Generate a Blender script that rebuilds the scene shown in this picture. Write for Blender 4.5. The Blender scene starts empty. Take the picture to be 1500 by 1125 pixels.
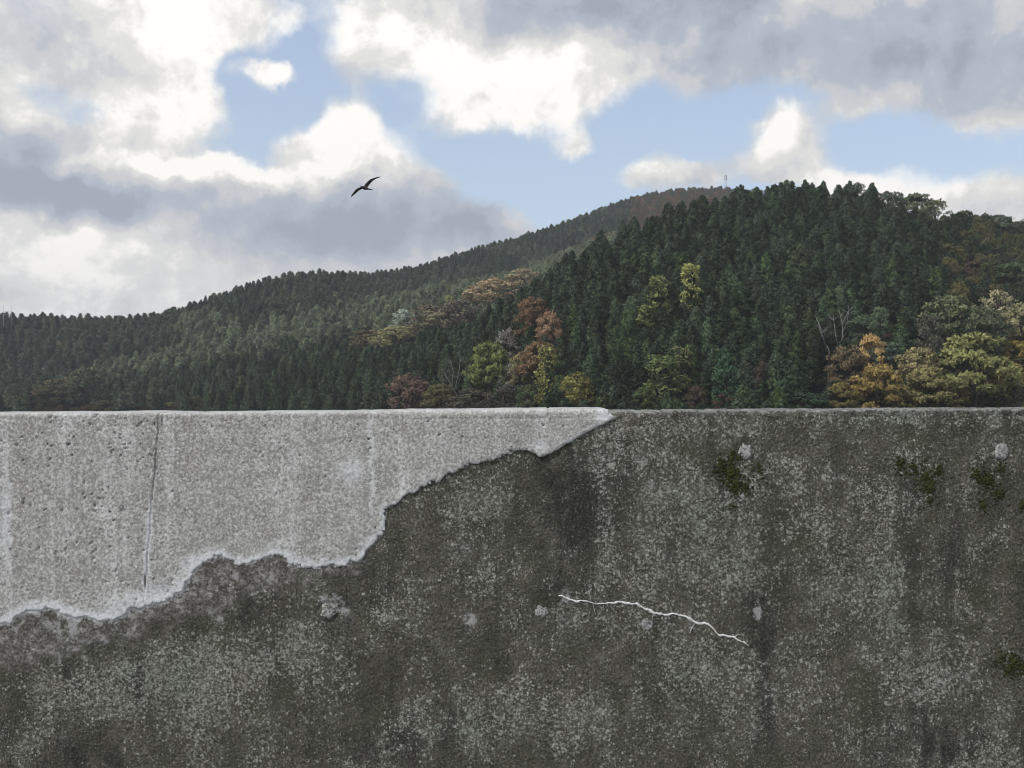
import bpy, bmesh, math, random
import numpy as np
from mathutils import Vector, Matrix, noise as mnoise

scene = bpy.context.scene
COL = scene.collection
PI = math.pi
F = 35.0 / 36.0 * 1500.0          # focal length in photo pixels
EYE = 1.65                        # eye height above the pavement
WD = 4.0                          # distance of the wall face

def lin(r, g, b, a=1.0):
    f = lambda c: (c / 12.92 if c <= 0.04045 else ((c + 0.055) / 1.055) ** 2.4)
    return (f(r / 255), f(g / 255), f(b / 255), a)

# ------------------------------------------------------------------ camera
cam_data = bpy.data.cameras.new('camera')
cam_data.lens = 35.0
cam_data.sensor_width = 36.0
cam_data.clip_start = 0.05
cam_data.clip_end = 12000.0
cam = bpy.data.objects.new('camera', cam_data)
cam.location = (0, 0, EYE)
cam.rotation_euler = (PI / 2, 0, 0)
COL.objects.link(cam)
scene.camera = cam

# ------------------------------------------------------------------ node helpers
class NT:
    def __init__(self, tree):
        self.t = tree
        tree.nodes.clear()
    def put(self, node, sock, v):
        if hasattr(v, 'is_linked') or isinstance(v, bpy.types.NodeSocket):
            self.t.links.new(v, sock)
        else:
            sock.default_value = v
    def nd(self, typ, ins=None, **props):
        n = self.t.nodes.new(typ)
        for k, v in props.items():
            setattr(n, k, v)
        for k, v in (ins or {}).items():
            self.put(n, n.inputs[k], v)
        return n
    def m(self, op, a, b=0.0, c=0.0, clamp=False):
        n = self.nd('ShaderNodeMath', operation=op, use_clamp=clamp)
        self.put(n, n.inputs[0], a); self.put(n, n.inputs[1], b); self.put(n, n.inputs[2], c)
        return n.outputs[0]
    def vm(self, op, a, b=(0, 0, 0), s=None):
        n = self.nd('ShaderNodeVectorMath', operation=op)
        self.put(n, n.inputs[0], a); self.put(n, n.inputs[1], b)
        if s is not None: self.put(n, n.inputs['Scale'], s)
        return n.outputs[0]
    def mix(self, fac, a, b, mode='MIX'):
        n = self.nd('ShaderNodeMix', data_type='RGBA', blend_type=mode)
        self.put(n, n.inputs[0], fac); self.put(n, n.inputs[6], a); self.put(n, n.inputs[7], b)
        return n.outputs[2]
    def mr(self, v, a, b, c=0.0, d=1.0, smooth=False):
        n = self.nd('ShaderNodeMapRange', interpolation_type='SMOOTHSTEP' if smooth else 'LINEAR')
        self.put(n, n.inputs[0], v)
        for i, x in enumerate((a, b, c, d)):
            self.put(n, n.inputs[i + 1], x)
        return n.outputs[0]
    def noise(self, vec, scale, detail=4.0, rough=0.5, dist=0.0, color=False):
        n = self.nd('ShaderNodeTexNoise')
        n.inputs['Scale'].default_value = scale
        n.inputs['Detail'].default_value = detail
        n.inputs['Roughness'].default_value = rough
        n.inputs['Distortion'].default_value = dist
        self.t.links.new(vec, n.inputs['Vector'])
        return n.outputs['Color' if color else 'Fac']
    def mapping(self, vec, loc=(0, 0, 0), rot=(0, 0, 0), scale=(1, 1, 1), typ='POINT'):
        n = self.nd('ShaderNodeMapping', vector_type=typ)
        self.t.links.new(vec, n.inputs['Vector'])
        n.inputs['Location'].default_value = loc
        n.inputs['Rotation'].default_value = rot
        n.inputs['Scale'].default_value = scale
        return n.outputs[0]
    def attr(self, name, typ='GEOMETRY'):
        return self.nd('ShaderNodeAttribute', attribute_name=name, attribute_type=typ)

def material(name):
    m = bpy.data.materials.new(name)
    m.use_nodes = True
    return m, NT(m.node_tree)

# ------------------------------------------------------------------ sky
SUN_EL, SUN_AZ = math.radians(50), math.radians(-124)   # azimuth from +Y, negative = left
SKY_STRENGTH = 0.15

def sky_dir(px, py):
    """azimuth and elevation of a direction in the sky"""
    v = Vector(((px - 750) / F, 1.0, (562.5 - py) / F)).normalized()
    return math.atan2(v.x, v.y), math.asin(v.z)

world = bpy.data.worlds.new("World")
scene.world = world
world.use_nodes = True
n = NT(world.node_tree)
tc = n.nd('ShaderNodeTexCoord').outputs['Generated']
sep = n.nd('ShaderNodeSeparateXYZ', {'Vector': tc})
az = n.m('ARCTAN2', sep.outputs[0], sep.outputs[1])
el = n.m('ARCSINE', sep.outputs[2])
ae = n.nd('ShaderNodeCombineXYZ', {'X': az, 'Y': el, 'Z': 0.0}).outputs[0]
# domain warp, so that cloud edges billow
w1 = n.vm('SUBTRACT', n.noise(tc, 7.0, 4.0, 0.55, color=True), (0.5, 0.5, 0.5))
w2 = n.vm('SUBTRACT', n.noise(tc, 30.0, 5.0, 0.6, color=True), (0.5, 0.5, 0.5))
warp = n.vm('ADD', n.vm('SCALE', w1, s=0.060), n.vm('SCALE', w2, s=0.030))
aew = n.vm('MULTIPLY', n.vm('ADD', ae, warp), (1, 1, 0))

def field(blobs, vec):
    """sum of soft ellipses: (px, py, rx, ry, rotation in degrees, weight)"""
    acc = 0.0
    for (px, py, rx, ry, rot, w) in blobs:
        a, e = sky_dir(px, py)
        k = 1.0 / 0.65 / F
        mp = n.mapping(vec, (a, e, 0), (0, 0, math.radians(rot)), (rx * k, ry * k, 1.0), 'TEXTURE')
        g = n.nd('ShaderNodeTexGradient', gradient_type='SPHERICAL')
        n.t.links.new(mp, g.inputs[0])
        acc = n.m('MULTIPLY_ADD', g.outputs['Fac'], w, acc)
    return acc

COVER = [
    (50, 60, 190, 120, 0, .85), (280, 60, 125, 120, 0, 1.0), (180, 105, 80, 45, 0, .8), (350, 20, 80, 60, 0, .8),
    (212, 182, 62, 45, 25, .85), (305, 175, 62, 40, 0, .6), (250, 215, 150, 35, 0, .45), (110, 205, 90, 40, 0, .45),
    (8, 150, 55, 85, 0, .9), (40, 245, 90, 55, -8, 1.1), (70, 210, 60, 30, 0, .5),
    (190, 335, 330, 100, 0, 1.3), (460, 330, 260, 70, 0, 1.1), (650, 318, 120, 42, -8, .9), (745, 322, 60, 22, -14, .6),
    (120, 420, 330, 80, 0, 1.3), (380, 390, 230, 65, 0, 1.1), (560, 372, 160, 36, 0, .8), (720, 350, 90, 22, 0, .35),
    (515, 225, 96, 50, 0, 1.5), (507, 188, 38, 34, 0, 1.0), (442, 222, 42, 30, 0, .7), (590, 262, 70, 20, 0, .7),
    (655, 275, 28, 14, 0, .45), (200, 248, 110, 22, 0, .7), (370, 258, 80, 18, 0, .7),
    (620, 55, 130, 75, 0, 1.1), (530, 95, 52, 40, 0, .8), (745, 130, 125, 75, 0, 1.1), (850, 110, 90, 85, 0, 1.0),
    (690, 180, 75, 24, 0, .7), (800, 40, 140, 60, 0, .8), (700, 20, 220, 40, 0, .7),
    (1150, 50, 400, 90, -6, 1.3), (1420, 80, 200, 85, -10, 1.3), (900, 10, 220, 55, 0, 1.0), (1480, 150, 90, 36, 0, .8),
    (1000, 130, 70, 45, 10, .5), (1110, 150, 40, 40, 0, .35), (1270, 165, 45, 16, 0, .35),
    (1143, 206, 62, 46, 0, 1.7), (1140, 246, 46, 24, 0, .7), (1210, 220, 60, 30, 0, .45), (842, 230, 36, 24, 0, .75),
    (990, 258, 80, 30, 0, .9), (1050, 250, 30, 20, 0, .5), (925, 270, 40, 18, 0, .5), (1290, 262, 90, 34, 0, .95),
    (1400, 285, 110, 42, 0, .9), (1490, 300, 70, 46, 0, .9), (1200, 270, 60, 22, 0, .6), (1110, 270, 60, 16, 0, .5),
    (432, 100, 50, 85, 10, -1.0), (375, 185, 60, 75, 20, -.8), (320, 215, 60, 30, 0, -.25), (588, 165, 50, 40, 0, -.6), (720, 265, 110, 60, 0, -.8), (850, 290, 80, 40, 0, -.7),
    (960, 190, 90, 55, 0, -1.0), (1050, 205, 60, 50, 0, -.7), (1260, 205, 80, 34, 0, -.8), (1410, 225, 110, 40, 0, -.9), (60, 118, 34, 20, 0, -.4), (145, 160, 50, 22, 0, -.45), (890, 215, 40, 50, 0, -.6), (715, 120, 14, 14, 0, -.5), (1070, 190, 30, 60, 0, -.4),
    (1145, 148, 60, 22, 0, -.8), (1100, 162, 40, 20, 0, -.5), (1180, 160, 40, 20, 0, -.5), (255, 218, 80, 30, 0, -.6), (120, 195, 70, 24, 0, -.5), (40, 120, 50, 24, 0, -.3), (170, 150, 40, 24, 0, -.35), (393, 119, 36, 20, 0, 2.4), (842, 230, 40, 26, 0, .45), (352, 118, 24, 46, 0, -.9), (985, 256, 84, 28, 0, .6), (416, 32, 22, 14, 0, .6), (590, 155, 18, 12, 0, .4),
]
BRIGHT = [
    (90, 90, 120, 60, 0, -.22), (40, 250, 95, 55, -8, -.85), (60, 40, 130, 40, 0, -.05),
    (290, 305, 330, 44, 0, -.40), (520, 325, 240, 60, 0, -.48), (700, 325, 120, 40, -10, -.45), (330, 395, 260, 50, 0, -.12),
    (150, 440, 220, 40, 0, -.06), (440, 300, 120, 30, 0, -.20), (560, 370, 160, 40, 0, -.25), (130, 285, 80, 30, 0, -.3),
    (1180, 60, 420, 80, -6, -.50), (1430, 90, 190, 75, -10, -.35), (880, 5, 220, 45, 0, -.55), (1230, 110, 160, 40, -10, -.2),
    (1480, 310, 90, 40, 0, -.2), (1220, 230, 60, 30, 0, -.2), (1030, 275, 90, 20, 0, -.15),
    (580, 262, 70, 20, 0, -.12), (250, 225, 140, 26, 0, -.16), (60, 190, 60, 20, 0, -.2),
    (100, 365, 80, 40, 0, .36), (225, 340, 60, 30, 0, .25), (30, 330, 70, 40, 0, .06), (620, 75, 160, 80, 0, .30), (780, 120, 150, 70, 0, .32),
    (515, 205, 90, 40, 0, .38), (290, 60, 120, 100, 0, .30), (1140, 200, 50, 34, 0, .25), (1290, 252, 90, 30, 0, .4), (1400, 285, 90, 30, 0, .25),
    (210, 180, 60, 40, 0, .2), (990, 245, 70, 18, 0, .14), (200, 243, 120, 18, 0, .5), (360, 252, 110, 16, 0, .5), (20, 150, 40, 60, 0, .2),
    (395, 118, 30, 16, 0, .1), (840, 225, 30, 20, 0, .1),
]
fine = n.noise(tc, 14.0, 9.0, 0.62, 0.25)
coarse = n.noise(tc, 3.2, 6.0, 0.55)
lit_n = n.noise(n.vm('ADD', tc, (-0.012, 0.0, 0.016)), 14.0, 9.0, 0.62, 0.25)
cov = field(COVER, aew)
# beyond the part of the sky described above the same broken cloud carries on
gen = n.mr(coarse, 0.40, 0.62, -0.15, 1.1)
front = n.m('MULTIPLY', n.mr(n.m('ABSOLUTE', az), 0.50, 0.75, 1.0, 0.0, True), n.mr(el, 0.37, 0.60, 1.0, 0.0, True))
front = n.m('MULTIPLY', front, n.mr(sep.outputs[1], 0.0, 0.2, 0.0, 1.0))
cov = n.nd('ShaderNodeMix', {0: front, 2: gen, 3: cov}, data_type='FLOAT').outputs[0]
cov = n.m('ADD', cov, n.m('MULTIPLY', n.m('SUBTRACT', fine, 0.5), 0.72))
alpha = n.mr(cov, 0.06, 0.98, 0.0, 1.0, True)
bri = field(BRIGHT, aew)
gbri = n.mr(n.noise(tc, 4.5, 5.0, 0.5), 0.3, 0.7, -0.45, 0.35)
bri = n.nd('ShaderNodeMix', {0: front, 2: gbri, 3: bri}, data_type='FLOAT').outputs[0]
relief = n.m('MULTIPLY', n.m('SUBTRACT', fine, lit_n), 1.25)
bl1 = n.noise(tc, 6.5, 5.0, 0.5, 0.2)
bl2 = n.noise(n.vm('ADD', tc, (-0.03, 0.0, 0.04)), 6.5, 5.0, 0.5, 0.2)
relief = n.m('ADD', relief, n.m('MULTIPLY', n.m('SUBTRACT', bl1, bl2), 0.9))
thick = n.mr(cov, 0.2, 1.0, 0.0, 0.10)
tone = n.m('ADD', n.m('ADD', n.m('ADD', 0.725, bri), relief), n.m('SUBTRACT', thick, 0.05))
tone = n.m('ADD', tone, n.m('MULTIPLY', n.m('SUBTRACT', coarse, 0.5), 0.2))
cr = n.nd('ShaderNodeValToRGB', {'Fac': tone})
cr.color_ramp.interpolation = 'EASE'
els = cr.color_ramp.elements
els[0].position = 0.0; els[0].color = lin(149, 157, 170)
els[1].position = 1.0; els[1].color = (0.95, 0.925, 0.885, 1)
for p, c in ((0.28, lin(168, 175, 187)), (0.52, lin(194, 195, 198)), (0.74, lin(216, 215, 212))):
    e_ = els.new(p); e_.color = c
sky = n.nd('ShaderNodeTexSky', sky_type='NISHITA', sun_disc=False)
sky.sun_elevation = SUN_EL
sky.sun_rotation = SUN_AZ
sky.altitude = 100.0
sky.air_density = 1.0
sky.dust_density = 2.2
sky.ozone_density = 1.4
bg_sky = n.nd('ShaderNodeBackground', {'Color': sky.outputs[0], 'Strength': SKY_STRENGTH})
bg_cloud = n.nd('ShaderNodeBackground', {'Color': cr.outputs[0], 'Strength': 1.0})
mx = n.nd('ShaderNodeMixShader', {0: alpha, 1: bg_sky.outputs[0], 2: bg_cloud.outputs[0]})
# a thin high veil pales the blue
veil = n.nd('ShaderNodeBackground', {'Color': lin(206, 216, 228), 'Strength': 1.0})
mx2 = n.nd('ShaderNodeMixShader', {0: n.mr(el, 0.0, 0.5, 0.46, 0.26), 1: bg_sky.outputs[0], 2: veil.outputs[0]})
n.t.links.new(mx2.outputs[0], mx.inputs[1])
n.nd('ShaderNodeOutputWorld', {'Surface': mx.outputs[0]})
world.cycles.sampling_method = 'MANUAL'
world.cycles.sample_map_resolution = 1024

# ------------------------------------------------------------------ sun (veiled by cloud)
sd = bpy.data.lights.new('sun', 'SUN')
sd.energy = 2.7
sd.angle = math.radians(12)
sd.color = (1.0, 0.97, 0.93)
sun = bpy.data.objects.new('sun', sd)
sv = Vector((math.sin(SUN_AZ) * math.cos(SUN_EL), math.cos(SUN_AZ) * math.cos(SUN_EL), math.sin(SUN_EL)))
sun.rotation_euler = sv.to_track_quat('Z', 'Y').to_euler()
sun.location = (-60, -60, 80)
COL.objects.link(sun)

scene.cycles.filter_width = 1.0
vs = scene.view_settings
vs.view_transform = 'Standard'
vs.look = 'None'
vs.exposure = 0.22
vs.gamma = 1.0
vs.use_curve_mapping = False

# ------------------------------------------------------------------ object helpers
def tag(o, label=None, cat=None, group=None, kind=None):
    for k, v in (('label', label), ('category', cat), ('group', group), ('kind', kind)):
        if v: o[k] = v
    return o

def mesh_np(name, V, faces, mat, smooth=False):
    me = bpy.data.meshes.new(name)
    V = np.asarray(V, dtype=np.float32)
    me.vertices.add(len(V)); me.vertices.foreach_set('co', V.ravel())
    if isinstance(faces, np.ndarray):
        k = faces.shape[1]
        me.loops.add(faces.size); me.loops.foreach_set('vertex_index', faces.astype(np.int32).ravel())
        me.polygons.add(len(faces)); me.polygons.foreach_set('loop_start', np.arange(0, faces.size, k, dtype=np.int32))
        if smooth: me.polygons.foreach_set('use_smooth', np.ones(len(faces), dtype=bool))
        me.update(calc_edges=True); me.validate()
    else:
        bpy.data.meshes.remove(me)
        me = bpy.data.meshes.new(name)
        me.from_pydata([tuple(map(float, v)) for v in V], [], faces)
        if smooth:
            me.polygons.foreach_set('use_smooth', np.ones(len(me.polygons), dtype=bool))
        me.update()
    if mat: me.materials.append(mat)
    return me

def fattr(me, name, arr):
    a = me.attributes.new(name, 'FLOAT', 'POINT')
    a.data.foreach_set('value', np.asarray(arr, dtype=np.float32).ravel())

def link(name, me, parent=None, loc=None):
    o = bpy.data.objects.new(name, me)
    COL.objects.link(o)
    if parent: o.parent = parent
    if loc is not None: o.location = loc
    return o

# numpy value noise
_rng = np.random.RandomState(11)
_T = _rng.rand(256, 256)
def vnoise(x, y, seed=0):
    xi = np.floor(x).astype(int); yi = np.floor(y).astype(int)
    fx = x - xi; fy = y - yi
    fx = fx * fx * (3 - 2 * fx); fy = fy * fy * (3 - 2 * fy)
    a, b = 37 * seed + 5, 91 * seed + 17
    g = lambda i, j: _T[(i + a + (j // 256) * 13) % 256, (j + b + (i // 256) * 29) % 256]
    return (g(xi, yi) * (1 - fx) + g(xi + 1, yi) * fx) * (1 - fy) + (g(xi, yi + 1) * (1 - fx) + g(xi + 1, yi + 1) * fx) * fy
def fbm(x, y, octv=4, seed=0, rough=0.5):
    s = 0; a = 1.0; t = 0
    for k in range(octv):
        s = s + a * (vnoise(x * 2 ** k, y * 2 ** k, seed + k) - 0.5); t += a; a *= rough
    return s / t
def sstep(x, a, b):
    t = np.clip((x - a) / (b - a), 0, 1)
    return t * t * (3 - 2 * t)

# ------------------------------------------------------------------ terrain
def at(cols, vals, x):
    return np.interp(x, cols, vals)
# crest lines of the three ridges: bearing (photo column) -> top of the trees on the crest (photo row)
A_X = [-800, 0, 100, 200, 300, 400, 500, 560, 640, 700, 760, 800, 850, 900, 950, 1000, 1050, 1100, 1150, 1220, 1280, 1330, 1380, 1430, 1500, 1700, 2600]
A_Y = [585, 570, 565, 560, 545, 522, 508, 500, 478, 458, 428, 398, 360, 334, 316, 298, 285, 274, 267, 266, 276, 284, 304, 318, 326, 340, 420]
A_D = [430, 400, 392, 385, 370, 350, 330, 310, 272, 256, 250, 248, 249, 252, 256, 260, 264, 268, 272, 276, 279, 282, 284, 288, 292, 300, 310]
B_X = [-800, 0, 200, 320, 450, 500, 580, 645, 710, 780, 838, 905, 956, 1100, 1300, 1500, 2600]
B_Y = [560, 540, 515, 485, 462, 444, 420, 396, 394, 374, 350, 324, 315, 320, 360, 400, 480]
B_D = [450, 435, 430, 425, 422, 424, 430, 450, 470, 490, 510, 535, 560, 580, 580, 580, 580]
C_X = [-800, -200, 0, 40, 130, 205, 250, 300, 350, 400, 440, 480, 540, 600, 650, 700, 750, 800, 850, 900, 960, 1020, 1060, 1100, 1200, 1350, 1500, 2600]
C_Y = [480, 462, 461, 460, 462, 464, 452, 436, 416, 402, 393, 391, 394, 385, 368, 353, 341, 325, 308, 288, 274, 270, 270, 274, 290, 330, 360, 470]
C_D = [500, 480, 480, 480, 485, 490, 500, 505, 510, 520, 525, 530, 560, 590, 620, 645, 670, 700, 730, 760, 790, 800, 800, 800, 800, 800, 800, 800]
TREE_H = 7.4
LOW = -10.0
F_X = [-2400, 0, 300, 500, 650, 800, 1000, 1500, 3900]
F_D = [420, 372, 345, 292, 222, 180, 168, 162, 162]
def foot(col): return at(F_X, F_D, col)
def ridge(X, Yr, D, col, tree):
    r, d = at(X, Yr, col), at(X, D, col)
    return EYE + (562.5 - r) / F * d - tree, d
YS = np.concatenate([np.linspace(6, 120, 14), np.linspace(124, 330, 80), np.linspace(335, 900, 114), np.linspace(910, 1500, 24), np.linspace(1600, 3000, 10)])
COLS = np.arange(-2400, 3901, 25.0)
def terrain_column(col):
    zA, dA = ridge(A_X, A_Y, A_D, col, TREE_H)
    zB, dB = ridge(B_X, B_Y, B_D, col, 11.0)
    zC, dC = ridge(C_X, C_Y, C_D, col, np.interp(col, [0, 300, 900], [5.5, 6.5, 7.0]))
    zA = max(zA, LOW + 0.5)
    zB = max(zB, LOW + 1)
    ft = float(foot(col))
    wv = float(sstep(np.array([col]), 440, 680)[0])
    gA, gB = min(38, (dB - dA) * .4), min(55, (dC - dB) * .4)
    vA = wv * min(zA - 5, zB) + (1 - wv) * (zA + .3 * (zB - zA))
    vB = wv * min(zB - 4, zC) + (1 - wv) * (zB + .4 * (zC - zB))
    kY = [0, ft - 30, ft, dA, dA + gA, dB, dB + gB, dC, dC + 160, dC + 700, 4000]
    kZ = [LOW, LOW, LOW + 0.8, zA, vA, max(zB, vA), max(vB, vA), zC, zC - 30, LOW, LOW]
    return np.interp(YS, kY, kZ)
TZ = np.array([terrain_column(c) for c in COLS])
def blur(a, axis, times):
    for _ in range(times):
        p = np.pad(a, [(1, 1) if i == axis else (0, 0) for i in range(2)], mode='edge')
        a = (p[:-2] + 2 * p[1:-1] + p[2:]) / 4 if axis == 0 else (p[:, :-2] + 2 * p[:, 1:-1] + p[:, 2:]) / 4
    return a
TZ = blur(blur(TZ, 1, 2), 0, 2)
def ground_z(x, y):
    col = 750 + F * x / np.maximum(y, 1.0)
    ci = np.clip((col - COLS[0]) / 25.0, 0, len(COLS) - 1.001)
    i0 = ci.astype(int); fc = ci - i0
    yi = np.clip(np.interp(y, YS, np.arange(len(YS))), 0, len(YS) - 1.001)
    j0 = yi.astype(int); fy = yi - j0
    return (TZ[i0, j0] * (1 - fc) + TZ[i0 + 1, j0] * fc) * (1 - fy) + (TZ[i0, j0 + 1] * (1 - fc) + TZ[i0 + 1, j0 + 1] * fc) * fy
def to_px(x, y, z):
    return 750 + F * x / y, 562.5 - F * (z - EYE) / y

hill_mat, h = material('hillside_soil')
co = h.nd('ShaderNodeTexCoord').outputs['Object']
c = h.mix(h.noise(co, 0.35, 8, 0.65), (0.030, 0.028, 0.018, 1), (0.075, 0.062, 0.040, 1))
c = h.mix(h.mr(h.noise(co, 0.08, 5, 0.6), 0.45, 0.65), c, (0.035, 0.045, 0.02, 1))
b = h.nd('ShaderNodeBsdfPrincipled', {'Base Color': c, 'Roughness': 0.95})
h.nd('ShaderNodeOutputMaterial', {'Surface': b.outputs[0]})
XX = ((COLS - 750) / F)[:, None] * YS[None, :]
YY = np.broadcast_to(YS[None, :], XX.shape)
V = np.stack([XX, YY, TZ + fbm(XX / 9, YY / 9, 3, 4) * np.clip((YY - 150) / 60, 0, 1) * .8], -1).reshape(-1, 3)
nc, ny = len(COLS), len(YS)
I = np.arange(nc * ny).reshape(nc, ny)
Q = np.stack([I[:-1, :-1], I[1:, :-1], I[1:, 1:], I[:-1, 1:]], -1).reshape(-1, 4)
tag(link('hillside', mesh_np('hillside', V, Q, hill_mat, True)), kind='structure')

gm, h = material('ground_earth')
co = h.nd('ShaderNodeTexCoord').outputs['Object']
c = h.mix(h.noise(co, 1.5, 8, 0.65), (0.055, 0.058, 0.032, 1), (0.11, 0.10, 0.065, 1))
b = h.nd('ShaderNodeBsdfPrincipled', {'Base Color': c, 'Roughness': 0.9})
h.nd('ShaderNodeOutputMaterial', {'Surface': b.outputs[0]})
def box_mesh(name, x0, x1, y0, y1, z0, z1, mat):
    V = [(x, y, z) for x in (x0, x1) for y in (y0, y1) for z in (z0, z1)]
    Fc = [(0, 1, 3, 2), (4, 6, 7, 5), (0, 4, 5, 1), (2, 3, 7, 6), (0, 2, 6, 4), (1, 5, 7, 3)]
    return mesh_np(name, V, Fc, mat)
tag(link('ground', mesh_np('ground', [(-3200, -3200, LOW - 0.02), (3200, -3200, LOW - 0.02), (3200, 3200, LOW - 0.02), (-3200, 3200, LOW - 0.02)], [(0, 1, 2, 3)], gm)), kind='structure')
pm, h = material('pavement_concrete')
co = h.nd('ShaderNodeTexCoord').outputs['Object']
c = h.mix(h.noise(co, 2.5, 8, 0.7), (0.14, 0.14, 0.13, 1), (0.26, 0.255, 0.24, 1))
b = h.nd('ShaderNodeBsdfPrincipled', {'Base Color': c, 'Roughness': 0.9})
h.nd('ShaderNodeOutputMaterial', {'Surface': b.outputs[0]})
tag(link('pavement', box_mesh('pavement', -60, 60, -40, WD + 0.2, LOW + 0.02, 0.0, pm)), kind='structure')

# ------------------------------------------------------------------ wall
def wall_top(X):                       # height of the wall top along the wall
    return EYE - ((603.4 - 0.0053 * (X * F / WD)) - 562.5) * WD / F
RC = 0.007                             # worn arris
def px_of(X): return 750 + F * X / WD
def py_of(X, w): return 562.5 - F * (wall_top(X) + np.minimum(w, 0) - EYE) / WD
def fold(X, w, proud):
    """point on the wall surface w metres above (below) the top arris line, proud of the face by `proud`"""
    H = wall_top(X) + fbm(X * 7, X * 0 + 2.2, 4, 88, .65) * .006 - np.maximum(fbm(X * 16, X * 0 + 7.7, 3, 92, .6) - .17, 0) * .06
    th = np.clip((w + RC) / RC, 0, PI / 2)
    over = np.maximum(w - RC * (PI / 2 - 1), 0)
    y = WD + RC * (1 - np.cos(th)) + over
    z = np.where(w < -RC, H + w, H - RC + RC * np.sin(th))
    ny_, nz_ = -np.cos(th), np.sin(th)
    return np.stack([X, y + ny_ * proud, z + nz_ * proud], -1)

EDGE = np.array([(-900, 905), (-300, 925), (-60, 900), (0, 908), (15, 908), (30, 898), (60, 890), (75, 893), (100, 898), (125, 903), (145, 910), (170, 905), (190, 893), (215, 887), (240, 876),
    (262, 866), (275, 850), (285, 832), (300, 820), (320, 815), (345, 822), (365, 825), (385, 818), (402, 812), (412, 812), (420, 822), (435, 828),
    (470, 827), (500, 828), (525, 823), (530, 812), (545, 795), (562, 780), (565, 765), (562, 752), (575, 742), (600, 725), (630, 710), (660, 693),
    (690, 680), (720, 671), (750, 665), (770, 657), (778, 660), (790, 669), (797, 668), (830, 650), (860, 632), (880, 622), (901, 610), (893, 603),
    (889, 590), (889, 400), (-900, 400)], dtype=float)
def seg_dist(px, py, P, closed=False):
    d = np.full(px.shape, 1e9)
    n_ = len(P) if closed else len(P) - 1
    for i in range(n_):
        a, b_ = P[i], P[(i + 1) % len(P)]
        vx, vy = b_ - a
        t = np.clip(((px - a[0]) * vx + (py - a[1]) * vy) / (vx * vx + vy * vy + 1e-9), 0, 1)
        d = np.minimum(d, np.hypot(px - a[0] - t * vx, py - a[1] - t * vy))
    return d
def inside(px, py, P):
    r = np.zeros(px.shape, bool)
    for i in range(len(P)):
        (x0, y0), (x1, y1) = P[i], P[(i + 1) % len(P)]
        if y0 == y1: continue
        c_ = (y0 > py) != (y1 > py)
        r ^= c_ & (px < (x1 - x0) * (py - y0) / (y1 - y0) + x0)
    return r
def coat_sdf(px, py):                  # photo pixels on the wall face; positive = under the newer coat
    k = np.interp(px, [0, 560, 700, 780, 800], [1.0, 1.0, .8, .6, .25])
    jx = px + fbm(px / 14, py / 14, 3, 21) * 15 * k + fbm(px / 3.2, py / 3.2, 2, 25) * 5 * k
    jy = py + fbm(px / 14, py / 14, 3, 31) * 15 * k + fbm(px / 3.2, py / 3.2, 2, 41) * 6 * k
    d = seg_dist(jx, jy, EDGE, True)
    return np.where(inside(jx, jy, EDGE), d, -d)
def blobs_px(px, py, L):
    s = np.zeros(px.shape)
    for (cx, cy, rx, ry, w) in L:
        d = np.hypot((px - cx) / rx, (py - cy) / ry)
        s += w * np.clip(1 - d, 0, 1) ** 1.0
    return np.clip(s, 0, 1)

def wall_grid(xs, ws):
    return np.meshgrid(xs, ws, indexing='ij')
STEP = 0.005
xs = np.concatenate([np.linspace(-9, -3.0, 60)[:-1], np.arange(-3.0, 3.0001, STEP), np.linspace(3.0, 9, 60)[1:]])
ws = np.concatenate([np.arange(-1.62, -RC - 0.001, STEP), np.linspace(-RC, RC * (PI / 2 - 1), 6), np.array([0.02, 0.04, 0.08, 0.14, 0.2, 0.26, 0.29])])
GX, GW = wall_grid(xs, ws)
px, py = px_of(GX), py_of(GX, GW)
sdf = coat_sdf(px, py)
relief_ = fbm(GX * 14, GW * 14, 4, 3, 0.6) * 0.006 + fbm(GX * 90, GW * 90, 2, 9, 0.8) * 0.0050
relief_ = relief_ + fbm(GX * 3, GW * 40, 3, 77) * 0.006 * (GW > -0.05)
for qx_, qy_ in ((480, 897), (1093, 661), (1467, 661)):
    relief_ = relief_ - .007 * np.exp(-((np.hypot(px - qx_, py - qy_) - 14.5) / 2.2) ** 2) * (.5 + .5 * (qx_ == 480)) * (1.0 if qx_ == 480 else .6)
body_v = fold(GX, GW, relief_)
nx_, nw_ = GX.shape
I = np.arange(nx_ * nw_).reshape(nx_, nw_)
Q = np.stack([I[:-1, :-1], I[1:, :-1], I[1:, 1:], I[:-1, 1:]], -1).reshape(-1, 4)
Vb = body_v.reshape(-1, 3)
# back and ends
back_lo = np.array([[x, WD + 0.34, LOW - 0.3] for x in xs])
front_lo_idx = I[:, 0]
o0 = len(Vb)
Vb = np.concatenate([Vb, back_lo])
bi = np.arange(o0, o0 + nx_)
Qb = np.stack([I[:-1, -1], I[1:, -1], bi[1:], bi[:-1]], -1)
Q = np.concatenate([Q, Qb])

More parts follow.
